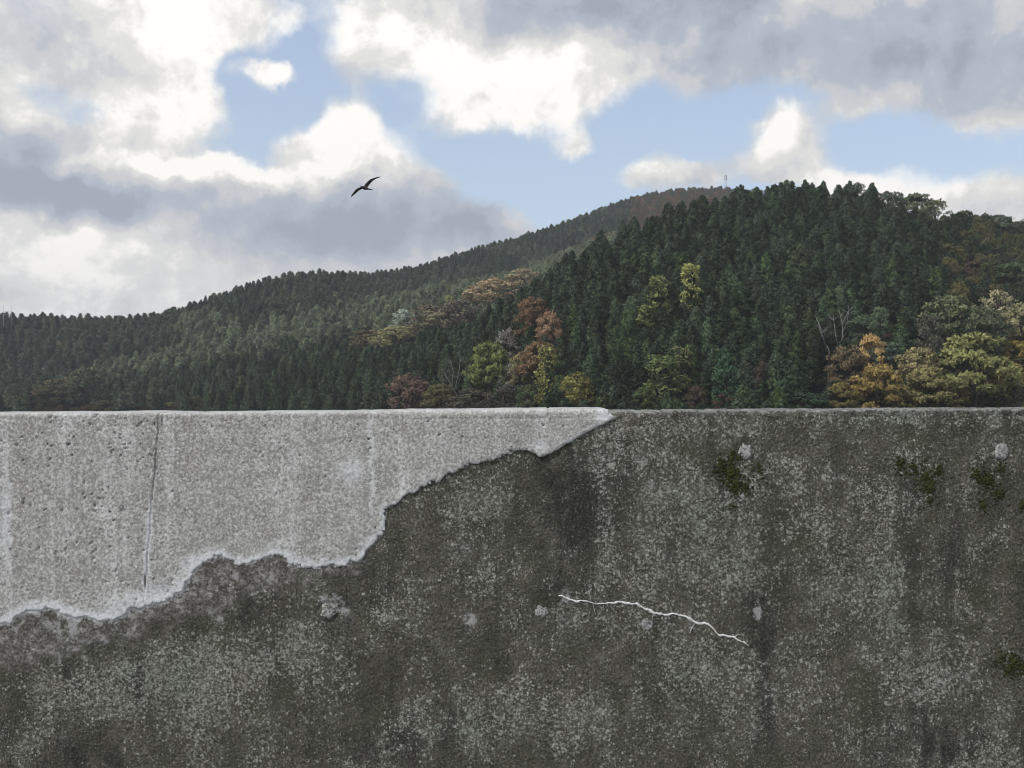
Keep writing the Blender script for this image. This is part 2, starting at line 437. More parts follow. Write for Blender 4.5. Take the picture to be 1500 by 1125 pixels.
# ---- shader masks on the wall (painted by weathering: lichen, damp, lime); shading painted into the colour round the moss
STAIN_SHADE = [(1072, 705, 50, 75, .5), (1350, 712, 46, 66, .45), (1450, 715, 46, 66, .5), (1480, 975, 36, 40, .5), (790, 640, 20, 60, .3), (850, 760, 55, 160, .75), (815, 740, 45, 130, .6), (800, 680, 60, 50, .4), (905, 700, 28, 130, .4), (1110, 895, 32, 75, .9), (1124, 950, 24, 50, .6), (1112, 1065, 34, 110, .6), (1120, 985, 20, 60, .4), (560, 1100, 120, 40, .4), (1380, 1100, 160, 50, .4),
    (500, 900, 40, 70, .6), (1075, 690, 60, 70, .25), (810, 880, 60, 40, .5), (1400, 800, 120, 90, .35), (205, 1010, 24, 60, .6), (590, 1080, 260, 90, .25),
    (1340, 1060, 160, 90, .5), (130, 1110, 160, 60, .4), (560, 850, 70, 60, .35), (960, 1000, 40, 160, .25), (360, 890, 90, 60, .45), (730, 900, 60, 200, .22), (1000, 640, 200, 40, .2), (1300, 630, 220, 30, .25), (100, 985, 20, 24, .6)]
LICHEN = [(1000, 760, 200, 170, .55), (890, 780, 30, 150, .6), (290, 1000, 130, 90, .9), (160, 1010, 90, 60, .8), (420, 960, 130, 100, .6), (780, 1060, 140, 70, .75), (620, 1050, 90, 80, .6),
    (560, 690, 200, 120, .3), (1250, 840, 260, 160, .4), (1200, 700, 260, 100, .35), (1000, 960, 120, 80, .5), (1380, 1000, 160, 90, .4), (880, 640, 90, 60, .55), (1060, 1060, 180, 90, .35), (700, 780, 130, 90, .35), (1350, 1100, 200, 60, .45), (950, 625, 300, 25, .5), (1300, 612, 400, 18, .5), (60, 1080, 100, 80, .4)]
PALE = [(323, 908, 20, 14, .7), (690, 907, 16, 20, .75), (1110, 897, 12, 18, 1.0), (940, 676, 16, 12, .6), (832, 873, 24, 14, .5), (822, 905, 16, 60, .35), (875, 905, 10, 60, .4), (106, 915, 14, 40, 1.2), (680, 800, 30, 14, .4),
    (1400, 985, 40, 30, .35), (480, 880, 30, 14, .6), (500, 893, 30, 16, .5), (1465, 683, 8, 24, .5), (1350, 700, 8, 10, .7)]
zone_line = np.interp(px, [-900, 0, 100, 200, 300, 420, 520, 560], [990, 975, 960, 930, 895, 858, 840, 800])
zone = sstep(zone_line - py + fbm(px / 25, py / 25, 3, 50) * 50, -12, 18) * sstep(560 - px, 0, 60)
rim_amt = np.interp(px, [0, 300, 530, 600, 640, 900], [1, .8, .55, .25, .3, .8])
rim_w = np.interp(px, [0, 280, 320, 530, 600, 640, 900], [15, 17, 9, 9, 5, 4, 3])
below = np.clip(1 + sdf / (rim_w * 0.7), 0, 1) * rim_amt
bm_ = mesh_np('body', Vb, Q, None, True)
def put(name, arr, tail=0.0):
    fattr(bm_, name, np.concatenate([np.asarray(arr, float).ravel(), np.full(nx_, tail)]))
put('stain_shade', blobs_px(px, py, STAIN_SHADE) * (0.75 + fbm(px / 30, py / 60, 3, 60)))
put('lichen', blobs_px(px, py, LICHEN))
put('pale', blobs_px(px, py, PALE))
put('zone', zone)
put('lime', below)
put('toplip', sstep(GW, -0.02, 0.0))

def vor(h, vec, scale):
    v = h.nd('ShaderNodeTexVoronoi', {'Vector': vec, 'Scale': scale})
    c = h.nd('ShaderNodeSeparateColor', {'Color': v.outputs['Color']})
    return v.outputs['Distance'], c.outputs[0], c.outputs[1]
def flecks(h, vec, scale, dens, rmax=.62, soft=.16):
    d, a, b_ = vor(h, vec, scale)
    r_ = h.m('MULTIPLY', h.mr(h.m('SUBTRACT', a, h.m('SUBTRACT', 1.0, dens)), 0.0, 0.5, 0.22, 1.0), rmax)
    on = h.m('GREATER_THAN', a, h.m('SUBTRACT', 1.0, dens))
    m_ = h.mr(h.m('SUBTRACT', r_, d), 0.0, soft)
    return h.m('MULTIPLY', m_, on), b_
wm, h = material('old_concrete')
co = h.nd('ShaderNodeTexCoord').outputs['Object']
A = lambda s: h.attr(s).outputs['Fac']
n_big = h.noise(co, 1.7, 7, 0.6)
n_mid = h.noise(co, 8.0, 8, 0.68)
streak = h.noise(h.mapping(co, scale=(11.0, 1.0, 1.3)), 1.0, 8, 0.68)
n_f = h.noise(co, 60.0, 4, 0.75)
grit = h.noise(h.mapping(co, (2, 6, 1)), 100.0, 4, 0.85)
wv = h.vm('ADD', co, h.vm('SCALE', h.vm('SUBTRACT', h.noise(co, 100.0, 3, 0.75, color=True), (.5, .5, .5)), s=0.026))
stain_shade0 = A('stain_shade')
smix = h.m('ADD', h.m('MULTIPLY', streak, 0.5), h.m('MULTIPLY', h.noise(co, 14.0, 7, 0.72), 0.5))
stain_shade = h.mr(h.m('MULTIPLY', stain_shade0, h.mr(smix, 0.42, 0.58, 0.0, 2.2)), 0.08, 0.75)
base = h.mix(h.mr(n_mid, 0.36, 0.64), (0.041, 0.040, 0.028, 1), (0.120, 0.115, 0.090, 1))
base = h.mix(h.mr(n_big, 0.40, 0.62, 0.0, 0.5), base, (0.090, 0.086, 0.069, 1))
base = h.mix(h.m('MULTIPLY', h.mr(streak, 0.50, 0.64, 0.0, 0.6), h.mr(n_mid, 0.42, 0.58, 0.2, 1.0)), base, (0.042, 0.041, 0.034, 1))
base = h.mix(h.m('MULTIPLY', A('zone'), 0.9), base, h.mix(h.mr(n_f, 0.4, 0.6), (0.080, 0.074, 0.065, 1), (0.185, 0.172, 0.155, 1)))
base = h.mix(h.m('MULTIPLY', stain_shade, 0.82), base, (0.021, 0.020, 0.019, 1))
base = h.mix(h.mr(grit, 0.50, 0.41, 0.0, 0.8), base, (0.020, 0.020, 0.016, 1))
base = h.mix(h.mr(grit, 0.53, 0.62, 0.0, 0.5), base, (0.19, 0.186, 0.168, 1))
blot = h.noise(h.mapping(co, (6, 2, 9), scale=(2.6, 1, 1.5)), 1.0, 9, 0.72)
base = h.mix(h.mr(blot, 0.52, 0.63, 0.0, 0.42), base, (0.026, 0.025, 0.019, 1))
# green algal film
base = h.mix(h.mr(h.noise(h.mapping(co, (3, 3, 8)), 4.0, 6, 0.65), 0.52, 0.68, 0.0, 0.45), base, (0.050, 0.058, 0.030, 1))
# crustose lichen: colonies of pale flecks
dn = h.m('MULTIPLY', h.m('SUBTRACT', h.noise(h.mapping(co, scale=(4.2, 1.0, 3.2)), 1.0, 9, 0.74), 0.5), 3.6)
dens = h.m('ADD', h.m('ADD', 0.45, h.m('MULTIPLY', A('lichen'), 0.80)), dn)
dens = h.m('SUBTRACT', dens, h.m('MULTIPLY', stain_shade, 0.40))
dens = h.m('SUBTRACT', dens, h.mr(streak, 0.50, 0.64, 0.0, 0.22))
dens = h.m('SUBTRACT', dens, h.m('MULTIPLY', A('zone'), 0.25))
dens = h.m('SUBTRACT', dens, h.mr(blot, 0.52, 0.63, 0.0, 0.14))
dens = h.mr(dens, 0.0, 1.0, 0.05, 0.92)
f1, t1 = flecks(h, wv, 92.0, dens, .64)
f2, t2 = flecks(h, h.mapping(wv, (.37, .2, .71)), 150.0, h.m('MULTIPLY', dens, 0.9))
f3, t3 = flecks(h, h.mapping(wv, (.11, .6, .27)), 56.0, h.m('SUBTRACT', h.m('MULTIPLY', dens, 0.5), 0.20), .52)
lgreen = h.mr(h.noise(co, 2.6, 5, 0.6), 0.42, 0.60)
def lichen_col(t, lo, hi):
    c_ = h.mix(t, lo, hi)
    return h.mix(h.m('MULTIPLY', lgreen, 0.55), c_, h.mix(t, (0.13, 0.155, 0.118, 1), (0.32, 0.36, 0.305, 1)))
base = h.mix(h.m('MULTIPLY', f1, 0.82), base, lichen_col(t1, (0.16, 0.158, 0.130, 1), (0.40, 0.395, 0.35, 1)))
base = h.mix(h.m('MULTIPLY', f2, 0.85), base, lichen_col(t2, (0.16, 0.158, 0.138, 1), (0.50, 0.495, 0.455, 1)))
base = h.mix(h.m('MULTIPLY', f3, 0.75), base, lichen_col(t3, (0.16, 0.165, 0.145, 1), (0.29, 0.30, 0.27, 1)))
base = h.mix(h.m('MULTIPLY', h.mr(grit, 0.48, 0.40), h.m('MULTIPLY', f3, 0.6)), base, (0.05, 0.05, 0.042, 1))
f4, t4 = flecks(h, h.mapping(wv, (.9, .1, .44)), 48.0, 0.055, .34)
base = h.mix(h.m('MULTIPLY', f4, 0.9), base, (0.46, 0.46, 0.44, 1))
f5, t5 = flecks(h, h.mapping(wv, (.5, .7, .15)), 30.0, h.m('MULTIPLY', h.mr(h.noise(co, 2.1, 4, 0.6), 0.55, 0.7), 0.16), .5, .3)
base = h.mix(h.m('MULTIPLY', f5, 0.75), base, h.mix(t5, (0.13, 0.105, 0.035, 1), (0.20, 0.17, 0.05, 1)))
pitf, tp = flecks(h, h.mapping(wv, (.2, .35, .8)), 26.0, 0.085, .36)
pitg, tq = flecks(h, h.mapping(wv, (.6, .15, .3)), 58.0, 0.14, .42)
pits = h.m('MAXIMUM', pitf, pitg)
base = h.mix(h.m('MULTIPLY', pits, 0.85), base, (0.013, 0.013, 0.011, 1))
# lime bloom
palef = h.mr(h.m('ADD', A('pale'), h.m('ADD', h.m('MULTIPLY', h.m('SUBTRACT', n_f, 0.5), 2.2), h.m('MULTIPLY', h.m('SUBTRACT', n_mid, 0.5), 2.0))), 0.34, 0.66)
base = h.mix(h.m('MULTIPLY', palef, 0.75), base, (0.36, 0.355, 0.35, 1))
zfl = h.m('MULTIPLY', A('zone'), h.mr(h.noise(co, 20.0, 8, 0.8), 0.50, 0.58, 0.0, 0.9))
base = h.mix(zfl, base, (0.32, 0.315, 0.305, 1))
lime = h.mr(h.m('ADD', A('lime'), h.m('MULTIPLY', h.m('SUBTRACT', n_f, 0.5), 1.8)), 0.30, 0.85)
base = h.mix(h.m('MULTIPLY', lime, 0.9), base, (0.54, 0.54, 0.54, 1))
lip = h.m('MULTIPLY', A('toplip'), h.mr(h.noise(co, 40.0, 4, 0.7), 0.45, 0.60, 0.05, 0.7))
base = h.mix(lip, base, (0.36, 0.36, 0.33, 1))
bh = h.m('ADD', n_f, h.m('MULTIPLY', grit, 0.8))
bh = h.m('ADD', bh, h.m('MULTIPLY', f1, 0.2))
bh = h.m('SUBTRACT', bh, h.m('MULTIPLY', pits, 1.0))
bump = h.nd('ShaderNodeBump', {'Strength': 0.8, 'Distance': 0.006, 'Height': bh})
b = h.nd('ShaderNodeBsdfPrincipled', {'Base Color': base, 'Roughness': 0.93, 'Normal': bump.outputs[0], 'Specular IOR Level': 0.25})
h.nd('ShaderNodeOutputMaterial', {'Surface': b.outputs[0]})
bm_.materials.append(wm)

wall = tag(bpy.data.objects.new('concrete_wall', None), 'long low concrete wall, pale coat at upper left and dark lichened concrete elsewhere', 'wall')
COL.objects.link(wall)
wall.location = (0, WD, 0)
def on_wall(name, me):
    o = link(name, me, wall)
    o.matrix_parent_inverse = Matrix.Translation((0, -WD, 0))
    return o
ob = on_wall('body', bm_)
ob['label'] = 'dark old concrete speckled with grey lichen'

# ---- newer pale coat, two pours meeting at the slanted joint
CS = 0.004
cx = np.arange(-3.0, 0.46, CS)
cw = np.concatenate([np.arange(-0.92, -RC - 0.001, CS), np.linspace(-RC, RC * (PI / 2 - 1), 5), np.array([0.03, 0.07, 0.14, 0.22, 0.298])])
CX, CW = wall_grid(cx, cw)
cpx, cpy = px_of(CX), py_of(CX, CW)
cs = coat_sdf(cpx, cpy)
gx_, gy_ = np.gradient(cs)
ddx, ddw = np.gradient(cpx)[0], np.gradient(cpy)[1]
top_row = CW >= -RC
joint_x = 233 - (cpy - 610) * (21 / 270.0) + fbm(cpy / 30, cpy * 0, 2, 5) * 3
jd = cpx - joint_x
rs = np.random.RandomState(5)
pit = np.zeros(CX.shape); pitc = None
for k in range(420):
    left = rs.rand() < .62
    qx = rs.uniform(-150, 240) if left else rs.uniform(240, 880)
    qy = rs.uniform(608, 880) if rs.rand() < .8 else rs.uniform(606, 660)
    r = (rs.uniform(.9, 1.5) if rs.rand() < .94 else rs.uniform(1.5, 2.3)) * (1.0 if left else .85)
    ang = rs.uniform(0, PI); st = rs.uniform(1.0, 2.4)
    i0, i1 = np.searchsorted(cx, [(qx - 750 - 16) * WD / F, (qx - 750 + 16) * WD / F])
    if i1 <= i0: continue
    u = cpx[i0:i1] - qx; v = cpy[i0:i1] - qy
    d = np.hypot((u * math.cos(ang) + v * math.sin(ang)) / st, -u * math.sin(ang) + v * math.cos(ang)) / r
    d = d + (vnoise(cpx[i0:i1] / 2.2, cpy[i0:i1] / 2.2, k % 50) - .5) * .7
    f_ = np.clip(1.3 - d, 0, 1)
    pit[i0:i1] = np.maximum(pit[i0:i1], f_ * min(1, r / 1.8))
thick = np.interp(cpx, [0, 500, 600, 900], [.0015, .002, .006, .009]) * np.clip(cs / 2.5, 0.5, 1) + 0.002
rel = fbm(CX * 9, CW * 9, 4, 13, 0.6) * 0.0035 + fbm(CX * 110, CW * 110, 2, 19, 0.8) * 0.0024
rel = rel - pit * 0.011
rel = rel + fbm(CX * 2.5, CW * 60, 3, 7) * 0.004 * ((CW > -0.03) & (cpx > 610)) - 0.002 * np.exp(-((CW + 0.026) / 0.004) ** 2) * sstep(cpx, 590, 640)
groove = np.clip(1 - np.abs(jd) / 1.5, 0, 1) * (cpy < 842)
rel = rel - groove * 0.003 + 0.003 * sstep(-jd, -2, 2) * sstep(870 - cpy, 0, 60)
P3 = fold(CX, CW, thick + rel * (CW < 0.0) + rel * 0.5 * (CW >= 0.0))
# snap boundary: cells whose four corners lie inside, then pull edge vertices on to the outline
ins = cs > 0
cell = ins[:-1, :-1] & ins[1:, :-1] & ins[1:, 1:] & ins[:-1, 1:]
Ic = np.arange(CX.size).reshape(CX.shape)
Qc = np.stack([Ic[:-1, :-1], Ic[1:, :-1], Ic[1:, 1:], Ic[:-1, 1:]], -1)
colour_rim = np.clip(1 - cs / (1 + 1.7 * fbm(cpx / 40, cpy / 40, 3, 61)) / np.interp(cpx, [0, 280, 320, 530, 600, 640, 900], [19, 22, 14, 12, 7, 6, 6]), 0, 1) * np.interp(cpx, [0, 300, 530, 600, 640, 900], [1, 1, .9, .75, .7, .8])
limeline = np.exp(-((cpx - 545 + fbm(cpy / 20, cpy * 0, 2, 8) * 8) / 5.5) ** 2) * sstep(790 - cpy, 0, 60) * .5
limeline = np.maximum(limeline, np.exp(-((jd + 1) / 6) ** 2) * sstep(cpy, 660, 780) * .7)
limeline = np.maximum(limeline, np.exp(-((cpx - 405 - (cpy - 812) * -.25) / 5.0) ** 2) * sstep(cpy, 770, 800) * .6)
limeline = np.maximum(limeline, blobs_px(cpx, cpy, [(515, 690, 45, 35, .7), (655, 650, 30, 20, .3), (885, 610, 22, 12, 1.2), (790, 655, 26, 20, .6), (10, 760, 14, 150, .6), (110, 600, 40, 30, .5), (235, 868, 60, 22, .6), (190, 880, 70, 20, .6)]))
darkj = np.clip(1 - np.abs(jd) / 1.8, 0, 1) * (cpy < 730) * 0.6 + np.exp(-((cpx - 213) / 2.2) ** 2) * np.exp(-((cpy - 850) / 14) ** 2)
coat_mat, h = material('newer_cement')
co = h.nd('ShaderNodeTexCoord').outputs['Object']
n_big = h.noise(co, 2.2, 7, 0.6)
n_mid = h.noise(co, 12.0, 8, 0.68)
n_f = h.noise(co, 85.0, 4, 0.75)
n_ff = h.noise(co, 230.0, 2, 0.7)
st = h.noise(h.mapping(co, scale=(12.0, 1.0, 0.55)), 1.0, 7, 0.66)
grit = h.noise(h.mapping(co, (4, 2, 7)), 95.0, 5, 0.85)
wv = h.vm('ADD', co, h.vm('SCALE', h.vm('SUBTRACT', h.noise(co, 70.0, 3, 0.7, color=True), (.5, .5, .5)), s=0.018))
base = h.mix(h.mr(n_mid, 0.36, 0.64), (0.275, 0.268, 0.252, 1), (0.42, 0.415, 0.395, 1))
base = h.mix(h.mr(n_big, 0.42, 0.60, 0.0, 0.6), base, (0.29, 0.28, 0.262, 1))
base = h.mix(h.m('MULTIPLY', h.mr(st, 0.52, 0.64, 0.0, 0.55), h.mr(n_mid, 0.35, 0.6, 0.4, 1.0)), base, (0.60, 0.60, 0.585, 1))
base = h.mix(h.mr(st, 0.46, 0.32, 0.0, 0.5), base, (0.225, 0.215, 0.20, 1))
base = h.mix(h.mr(grit, 0.50, 0.42, 0.0, 0.75), base, (0.17, 0.165, 0.152, 1))
base = h.mix(h.mr(grit, 0.52, 0.60, 0.0, 0.65), base, (0.66, 0.655, 0.635, 1))
pd = h.m('MULTIPLY', h.mr(h.noise(co, 4.0, 5, 0.6), 0.38, 0.62), 0.42)
p1, q1 = flecks(h, wv, 70.0, pd, .45)
p2, q2 = flecks(h, h.mapping(wv, (.4, .1, .6)), 40.0, h.m('MULTIPLY', pd, 0.5), .42)
pores = h.m('MAXIMUM', h.m('MULTIPLY', p1, h.mr(q1, 0, 1, .35, .9)), p2)
base = h.mix(h.m('MULTIPLY', pores, 0.8), base, (0.085, 0.080, 0.072, 1))
w1_, r1_ = flecks(h, h.mapping(wv, (.8, .5, .2)), 55.0, 0.22, .55)
base = h.mix(h.m('MULTIPLY', w1_, 0.45), base, (0.62, 0.62, 0.60, 1))
lime = h.mr(h.m('ADD', h.attr('lime').outputs['Fac'], h.m('MULTIPLY', h.m('SUBTRACT', n_f, 0.5), 2.0)), 0.20, 0.85)
base = h.mix(h.m('MULTIPLY', lime, 0.85), base, (0.66, 0.67, 0.68, 1))
pit_shade_joint = h.mr(h.m('ADD', h.attr('pit_shade_joint').outputs['Fac'], h.m('MULTIPLY', h.m('SUBTRACT', n_f, 0.5), 0.8)), 0.30, 0.7)  # shade of the pits painted into the colour, plus the dark joint line
base = h.mix(h.m('MULTIPLY', pit_shade_joint, 0.85), base, (0.055, 0.05, 0.045, 1))
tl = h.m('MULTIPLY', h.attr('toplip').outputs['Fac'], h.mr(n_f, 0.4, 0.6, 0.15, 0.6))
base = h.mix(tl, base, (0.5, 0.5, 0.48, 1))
bh = h.m('SUBTRACT', h.m('ADD', n_f, h.m('MULTIPLY', grit, 0.7)), h.m('MULTIPLY', pores, 0.9))
bump = h.nd('ShaderNodeBump', {'Strength': 0.5, 'Distance': 0.004, 'Height': bh})
b = h.nd('ShaderNodeBsdfPrincipled', {'Base Color': base, 'Roughness': 0.92, 'Normal': bump.outputs[0], 'Specular IOR Level': 0.25})
h.nd('ShaderNodeOutputMaterial', {'Surface': b.outputs[0]})

cell_jd = (jd[:-1, :-1] + jd[1:, 1:]) / 2
for side, lab in ((-1, 'pale pitted cement panel left of the slanted joint'), (1, 'pale cement panel right of the slanted joint, tapering to a point')):
    sel = cell & ((cell_jd < 0) if side < 0 else (cell_jd >= 0))
    faces = Qc[sel]
    used = np.unique(faces)
    remap = np.full(CX.size, -1); remap[used] = np.arange(len(used))
    f2 = remap[faces]
    Vv = P3.reshape(-1, 3)[used].copy()
    # boundary edges
    e = np.concatenate([f2[:, [0, 1]], f2[:, [1, 2]], f2[:, [2, 3]], f2[:, [3, 0]]])
    key = e.min(1).astype(np.int64) * 10 ** 7 + e.max(1)
    uq, first, cnt = np.unique(key, return_index=True, return_counts=True)
    be = e[first[cnt == 1]]
    bv = np.unique(be)
    ids = used[bv]
    csf = cs.reshape(-1)[ids]; wf = CW.reshape(-1)[ids]
    gxx = (gx_ / CS).reshape(-1)[ids] * (WD / F); gww = (gy_).reshape(-1)[ids]
    ok = (csf < 4.0) & (wf < -RC - 0.004)
    # move along the outward direction by the remaining distance
    gmag = np.hypot(gxx, (gy_ / CS).reshape(-1)[ids] * (WD / F)) + 1e-6
    step = np.where(ok, np.clip(csf, 0, 2.2), 0) * (WD / F)
    Vv[bv, 0] -= gxx / gmag * step
    Vv[bv, 2] -= (gy_ / CS).reshape(-1)[ids] * (WD / F) / gmag * step
    # edge walls back to the old face
    new = np.arange(len(Vv), len(Vv) + len(bv))
    inv = {int(a): int(b_) for a, b_ in zip(bv, new)}
    skirt = Vv[bv].copy()
    front = wf < -RC
    skirt[front, 1] = WD + 0.006
    skirt[~front, 2] -= 0.016
    Vv = np.concatenate([Vv, skirt])
    sk = np.array([[b_, a, inv[int(a)], inv[int(b_)]] for a, b_ in be])
    allf = np.concatenate([f2, sk])
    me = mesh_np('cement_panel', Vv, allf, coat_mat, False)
    ext = lambda arr: np.concatenate([arr.reshape(-1)[used], arr.reshape(-1)[ids]])
    fattr(me, 'lime', ext(np.clip(np.maximum(colour_rim, limeline), 0, 1)))
    fattr(me, 'pit_shade_joint', ext(np.clip(np.maximum(pit, darkj), 0, 1)))
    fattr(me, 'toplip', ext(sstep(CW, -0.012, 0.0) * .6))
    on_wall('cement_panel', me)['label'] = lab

# ---- lime-filled crack
lm, h = material('lime_deposit')
co = h.nd('ShaderNodeTexCoord').outputs['Object']
c = h.mix(h.mr(h.noise(co, 120, 4, 0.7), 0.35, 0.65), (0.42, 0.41, 0.39, 1), (0.75, 0.74, 0.71, 1))
bump = h.nd('ShaderNodeBump', {'Strength': 0.8, 'Distance': 0.003, 'Height': h.noise(co, 150, 3, 0.7)})
b = h.nd('ShaderNodeBsdfPrincipled', {'Base Color': c, 'Roughness': 0.9, 'Normal': bump.outputs[0]})
h.nd('ShaderNodeOutputMaterial', {'Surface': b.outputs[0]})
def wall_pt(px_, py_, proud=0.0):
    return np.array([(px_ - 750) * WD / F, WD - proud, EYE - (py_ - 562.5) * WD / F])
CR = np.array([(818, 871), (825, 874), (835, 879), (845, 882), (850, 879), (858, 880), (868, 883), (885, 884), (895, 883), (905, 882), (920, 884), (928, 883), (935, 886), (948, 893),
      (960, 898), (975, 901), (990, 899), (1005, 905), (1015, 911), (1020, 912), (1035, 914), (1044, 920), (1048, 926), (1060, 932), (1075, 934), (1090, 941), (1097, 947)], float)
WID = [.8, 1.2, 1.8, 2.0, .9, 1.1, 1.0, 1.1, 1.4, 2.0, 2.4, 1.2, 1.8, 2.6, 2.8, 2.3, 1.5, 2.2, 2.8, 2.6, 2.0, 2.0, 1.8, 1.8, 1.5, 1.6, .6]
t_ = np.cumsum(np.r_[0, np.hypot(*np.diff(CR, axis=0).T)])
tt = np.arange(0, t_[-1], 2.0)
qx = np.interp(tt, t_, CR[:, 0]); qy = np.interp(tt, t_, CR[:, 1]) + fbm(tt / 7, tt * 0, 3, 3) * 5
qw = np.interp(tt, t_, WID) * (1 + fbm(tt / 4, tt * 0 + 3, 3, 9) * 1.5)
V, Fc = [], []
for i in range(len(tt)):
    j0, j1 = max(0, i - 1), min(len(tt) - 1, i + 1)
    d = np.array([qx[j1] - qx[j0], qy[j1] - qy[j0]]); d /= np.linalg.norm(d) + 1e-9
    nrm = np.array([-d[1], d[0]])
    for s, pr in ((-1.0, -0.002), (-.55, .0034), (.35, .0038), (1.0, -0.002)):
        a = np.array([qx[i], qy[i]]) + nrm * s * max(qw[i] * .88, .45)
        V.append(wall_pt(a[0], a[1], pr + .001 * math.sin(i * 1.7)))
    if i:
        for k in range(3):
            Fc.append((4 * i - 4 + k, 4 * i - 3 + k, 4 * i + 1 + k, 4 * i + k))
for bx in ([(868, 883), (870, 890), (873, 902)], [(958, 897), (955, 905), (957, 914)], [(1020, 912), (1014, 918), (1010, 928)], [(905, 882), (912, 877), (921, 875)], [(1075, 934), (1080, 930), (1088, 930)]):
    o0 = len(V)
    for i, (a_, b_) in enumerate(bx):
        w_ = (.9, .6, .25)[i]
        V += [wall_pt(a_ - w_, b_ - w_ * .4, -.002), wall_pt(a_, b_, .0032), wall_pt(a_ + w_, b_ + w_ * .4, -.002)]
        if i: Fc += [(o0 + 3 * i - 3 + k, o0 + 3 * i - 2 + k, o0 + 3 * i + 1 + k, o0 + 3 * i + k) for k in (0, 1)]
on_wall('crack', mesh_np('crack', V, Fc, lm, True))['label'] = 'white lime-filled crack running down to the right'

# ---- mortar plugs in the old form-tie holes
plm, h = material('mortar_plug')
co = h.nd('ShaderNodeTexCoord').outputs['Object']
nf = h.noise(co, 110, 5, 0.75)
c = h.mix(h.mr(nf, 0.40, 0.62), (0.10, 0.098, 0.092, 1), (0.46, 0.455, 0.44, 1))
bump = h.nd('ShaderNodeBump', {'Strength': 0.9, 'Distance': 0.004, 'Height': nf})
b = h.nd('ShaderNodeBsdfPrincipled', {'Base Color': c, 'Roughness': 0.92, 'Normal': bump.outputs[0]})
h.nd('ShaderNodeOutputMaterial', {'Surface': b.outputs[0]})
PLUGS = [(1093, 661, 10.5, 'pale round mortar plug above the left moss patch'), (1467, 661, 13, 'whitish mortar plug above the right moss patch'),
         (793, 896, 10.5, 'pale mortar plug left of the white crack'), (948, 914, 9.5, 'grey mortar plug just below the white crack'),
         (480, 897, 11, 'grey plug sunk in a dark ring under the pale panel')]
for k, (qx_, qy_, r_, lab) in enumerate(PLUGS):
    rr = random.Random(k + 3)
    V, Fc = [], []
    N = 44
    for ring, (fr, pr) in enumerate(((1.08, -0.004), (1.0, .0005), (.8, .0026), (.45, .0026))):
        for i in range(N):
            a = 2 * PI * i / N
            wob = .95 + .42 * mnoise.noise((math.cos(a) * 1.6 + k * 3, math.sin(a) * 1.6, ring * .1)) + .22 * mnoise.noise((math.cos(a) * 5 + k * 7, math.sin(a) * 5, ring * .2)) + rr.uniform(-.04, .04)
            p_ = wall_pt(qx_ + math.cos(a) * r_ * fr * wob, qy_ + math.sin(a) * r_ * fr * wob * .95, pr + rr.uniform(-.0008, .0008))
            V.append(p_)
    V.append(wall_pt(qx_, qy_, .0024))
    for ring in range(3):
        for i in range(N):
            a, b_ = ring * N + i, ring * N + (i + 1) % N
            Fc.append((a, b_, b_ + N, a + N))
    for i in range(N):
        Fc.append((3 * N + i, 3 * N + (i + 1) % N, 4 * N))
    on_wall('mortar_plug', mesh_np('mortar_plug', V, Fc, plm, True))['label'] = lab

# ---- moss
mm, h = material('moss')
co = h.nd('ShaderNodeTexCoord').outputs['Object']
rnd = h.attr('tint').outputs['Fac']
c = h.mix(h.m('ADD', h.m('MULTIPLY', rnd, 0.7), h.m('MULTIPLY', h.noise(co, 160, 3, 0.7), 0.3)), (0.010, 0.012, 0.005, 1), (0.060, 0.065, 0.026, 1))
b = h.nd('ShaderNodeBsdfPrincipled', {'Base Color': c, 'Roughness': 1.0, 'Specular IOR Level': 0.1})
h.nd('ShaderNodeOutputMaterial', {'Surface': b.outputs[0]})
ICO = bmesh.new(); bmesh.ops.create_icosphere(ICO, subdivisions=1, radius=1.0)
ico_v = np.array([v.co[:] for v in ICO.verts]); ICO.verts.ensure_lookup_table()
ico_f = np.array([[v.index for v in f.verts] for f in ICO.faces]); ICO.free()
def moss(cx0, cy0, lobes, count, label, seed, smin=.8, smax=2.4):
    count = int(count * 1.7)
    r = np.random.RandomState(seed)
    VV, FF, TT = [], [], []
    base_pt = wall_pt(cx0, cy0)
    for k in range(count):
        lx, ly, lr, lw = lobes[r.choice(len(lobes), p=np.array([l[3] for l in lobes]) / sum(l[3] for l in lobes))]
        rad = r.exponential(.48)
        a = r.uniform(0, 2 * PI)
        qx_, qy_ = lx + math.cos(a) * rad * lr * .85, ly + math.sin(a) * rad * lr * 1.15 + .25 * rad * lr
        s = r.uniform(smin, smax) * (1.1 - .35 * min(rad, 1.2)) * WD / F
        p_ = wall_pt(qx_, qy_, 0.001) - base_pt
        v = ico_v * np.array([s * r.uniform(.8, 1.3), s * .75, s * r.uniform(.7, 1.1)]) * (1 + r.uniform(-.22, .22, (len(ico_v), 1)))
        VV.append(v + p_); FF.append(ico_f + 12 * k if len(ico_v) == 12 else ico_f + len(ico_v) * k); TT.append(np.full(len(ico_v), r.rand()))
    me = mesh_np('moss_patch', np.concatenate(VV), np.concatenate(FF), mm, False)
    fattr(me, 'tint', np.concatenate(TT))
    o = link('moss_patch', me, loc=tuple(base_pt))
    tag(o, label, 'moss', 'moss patches on the dark wall')
moss(1075, 690, [(1070, 690, 20, 3), (1078, 708, 18, 3), (1056, 682, 22, 1.2), (1092, 712, 16, 1), (1073, 665, 12, .6), (1072, 745, 22, .35), (1110, 690, 30, .5)], 460, 'green-brown moss patch below the leftmost pale plug near the wall top', 1)
moss(1352, 695, [(1356, 698, 18, 3), (1362, 712, 12, 1.6), (1318, 680, 16, 1.4), (1362, 733, 8, .7), (1376, 688, 10, .8), (1340, 685, 18, 1)], 380, 'dark two-lobed moss patch with a thin drip tail below it', 2)
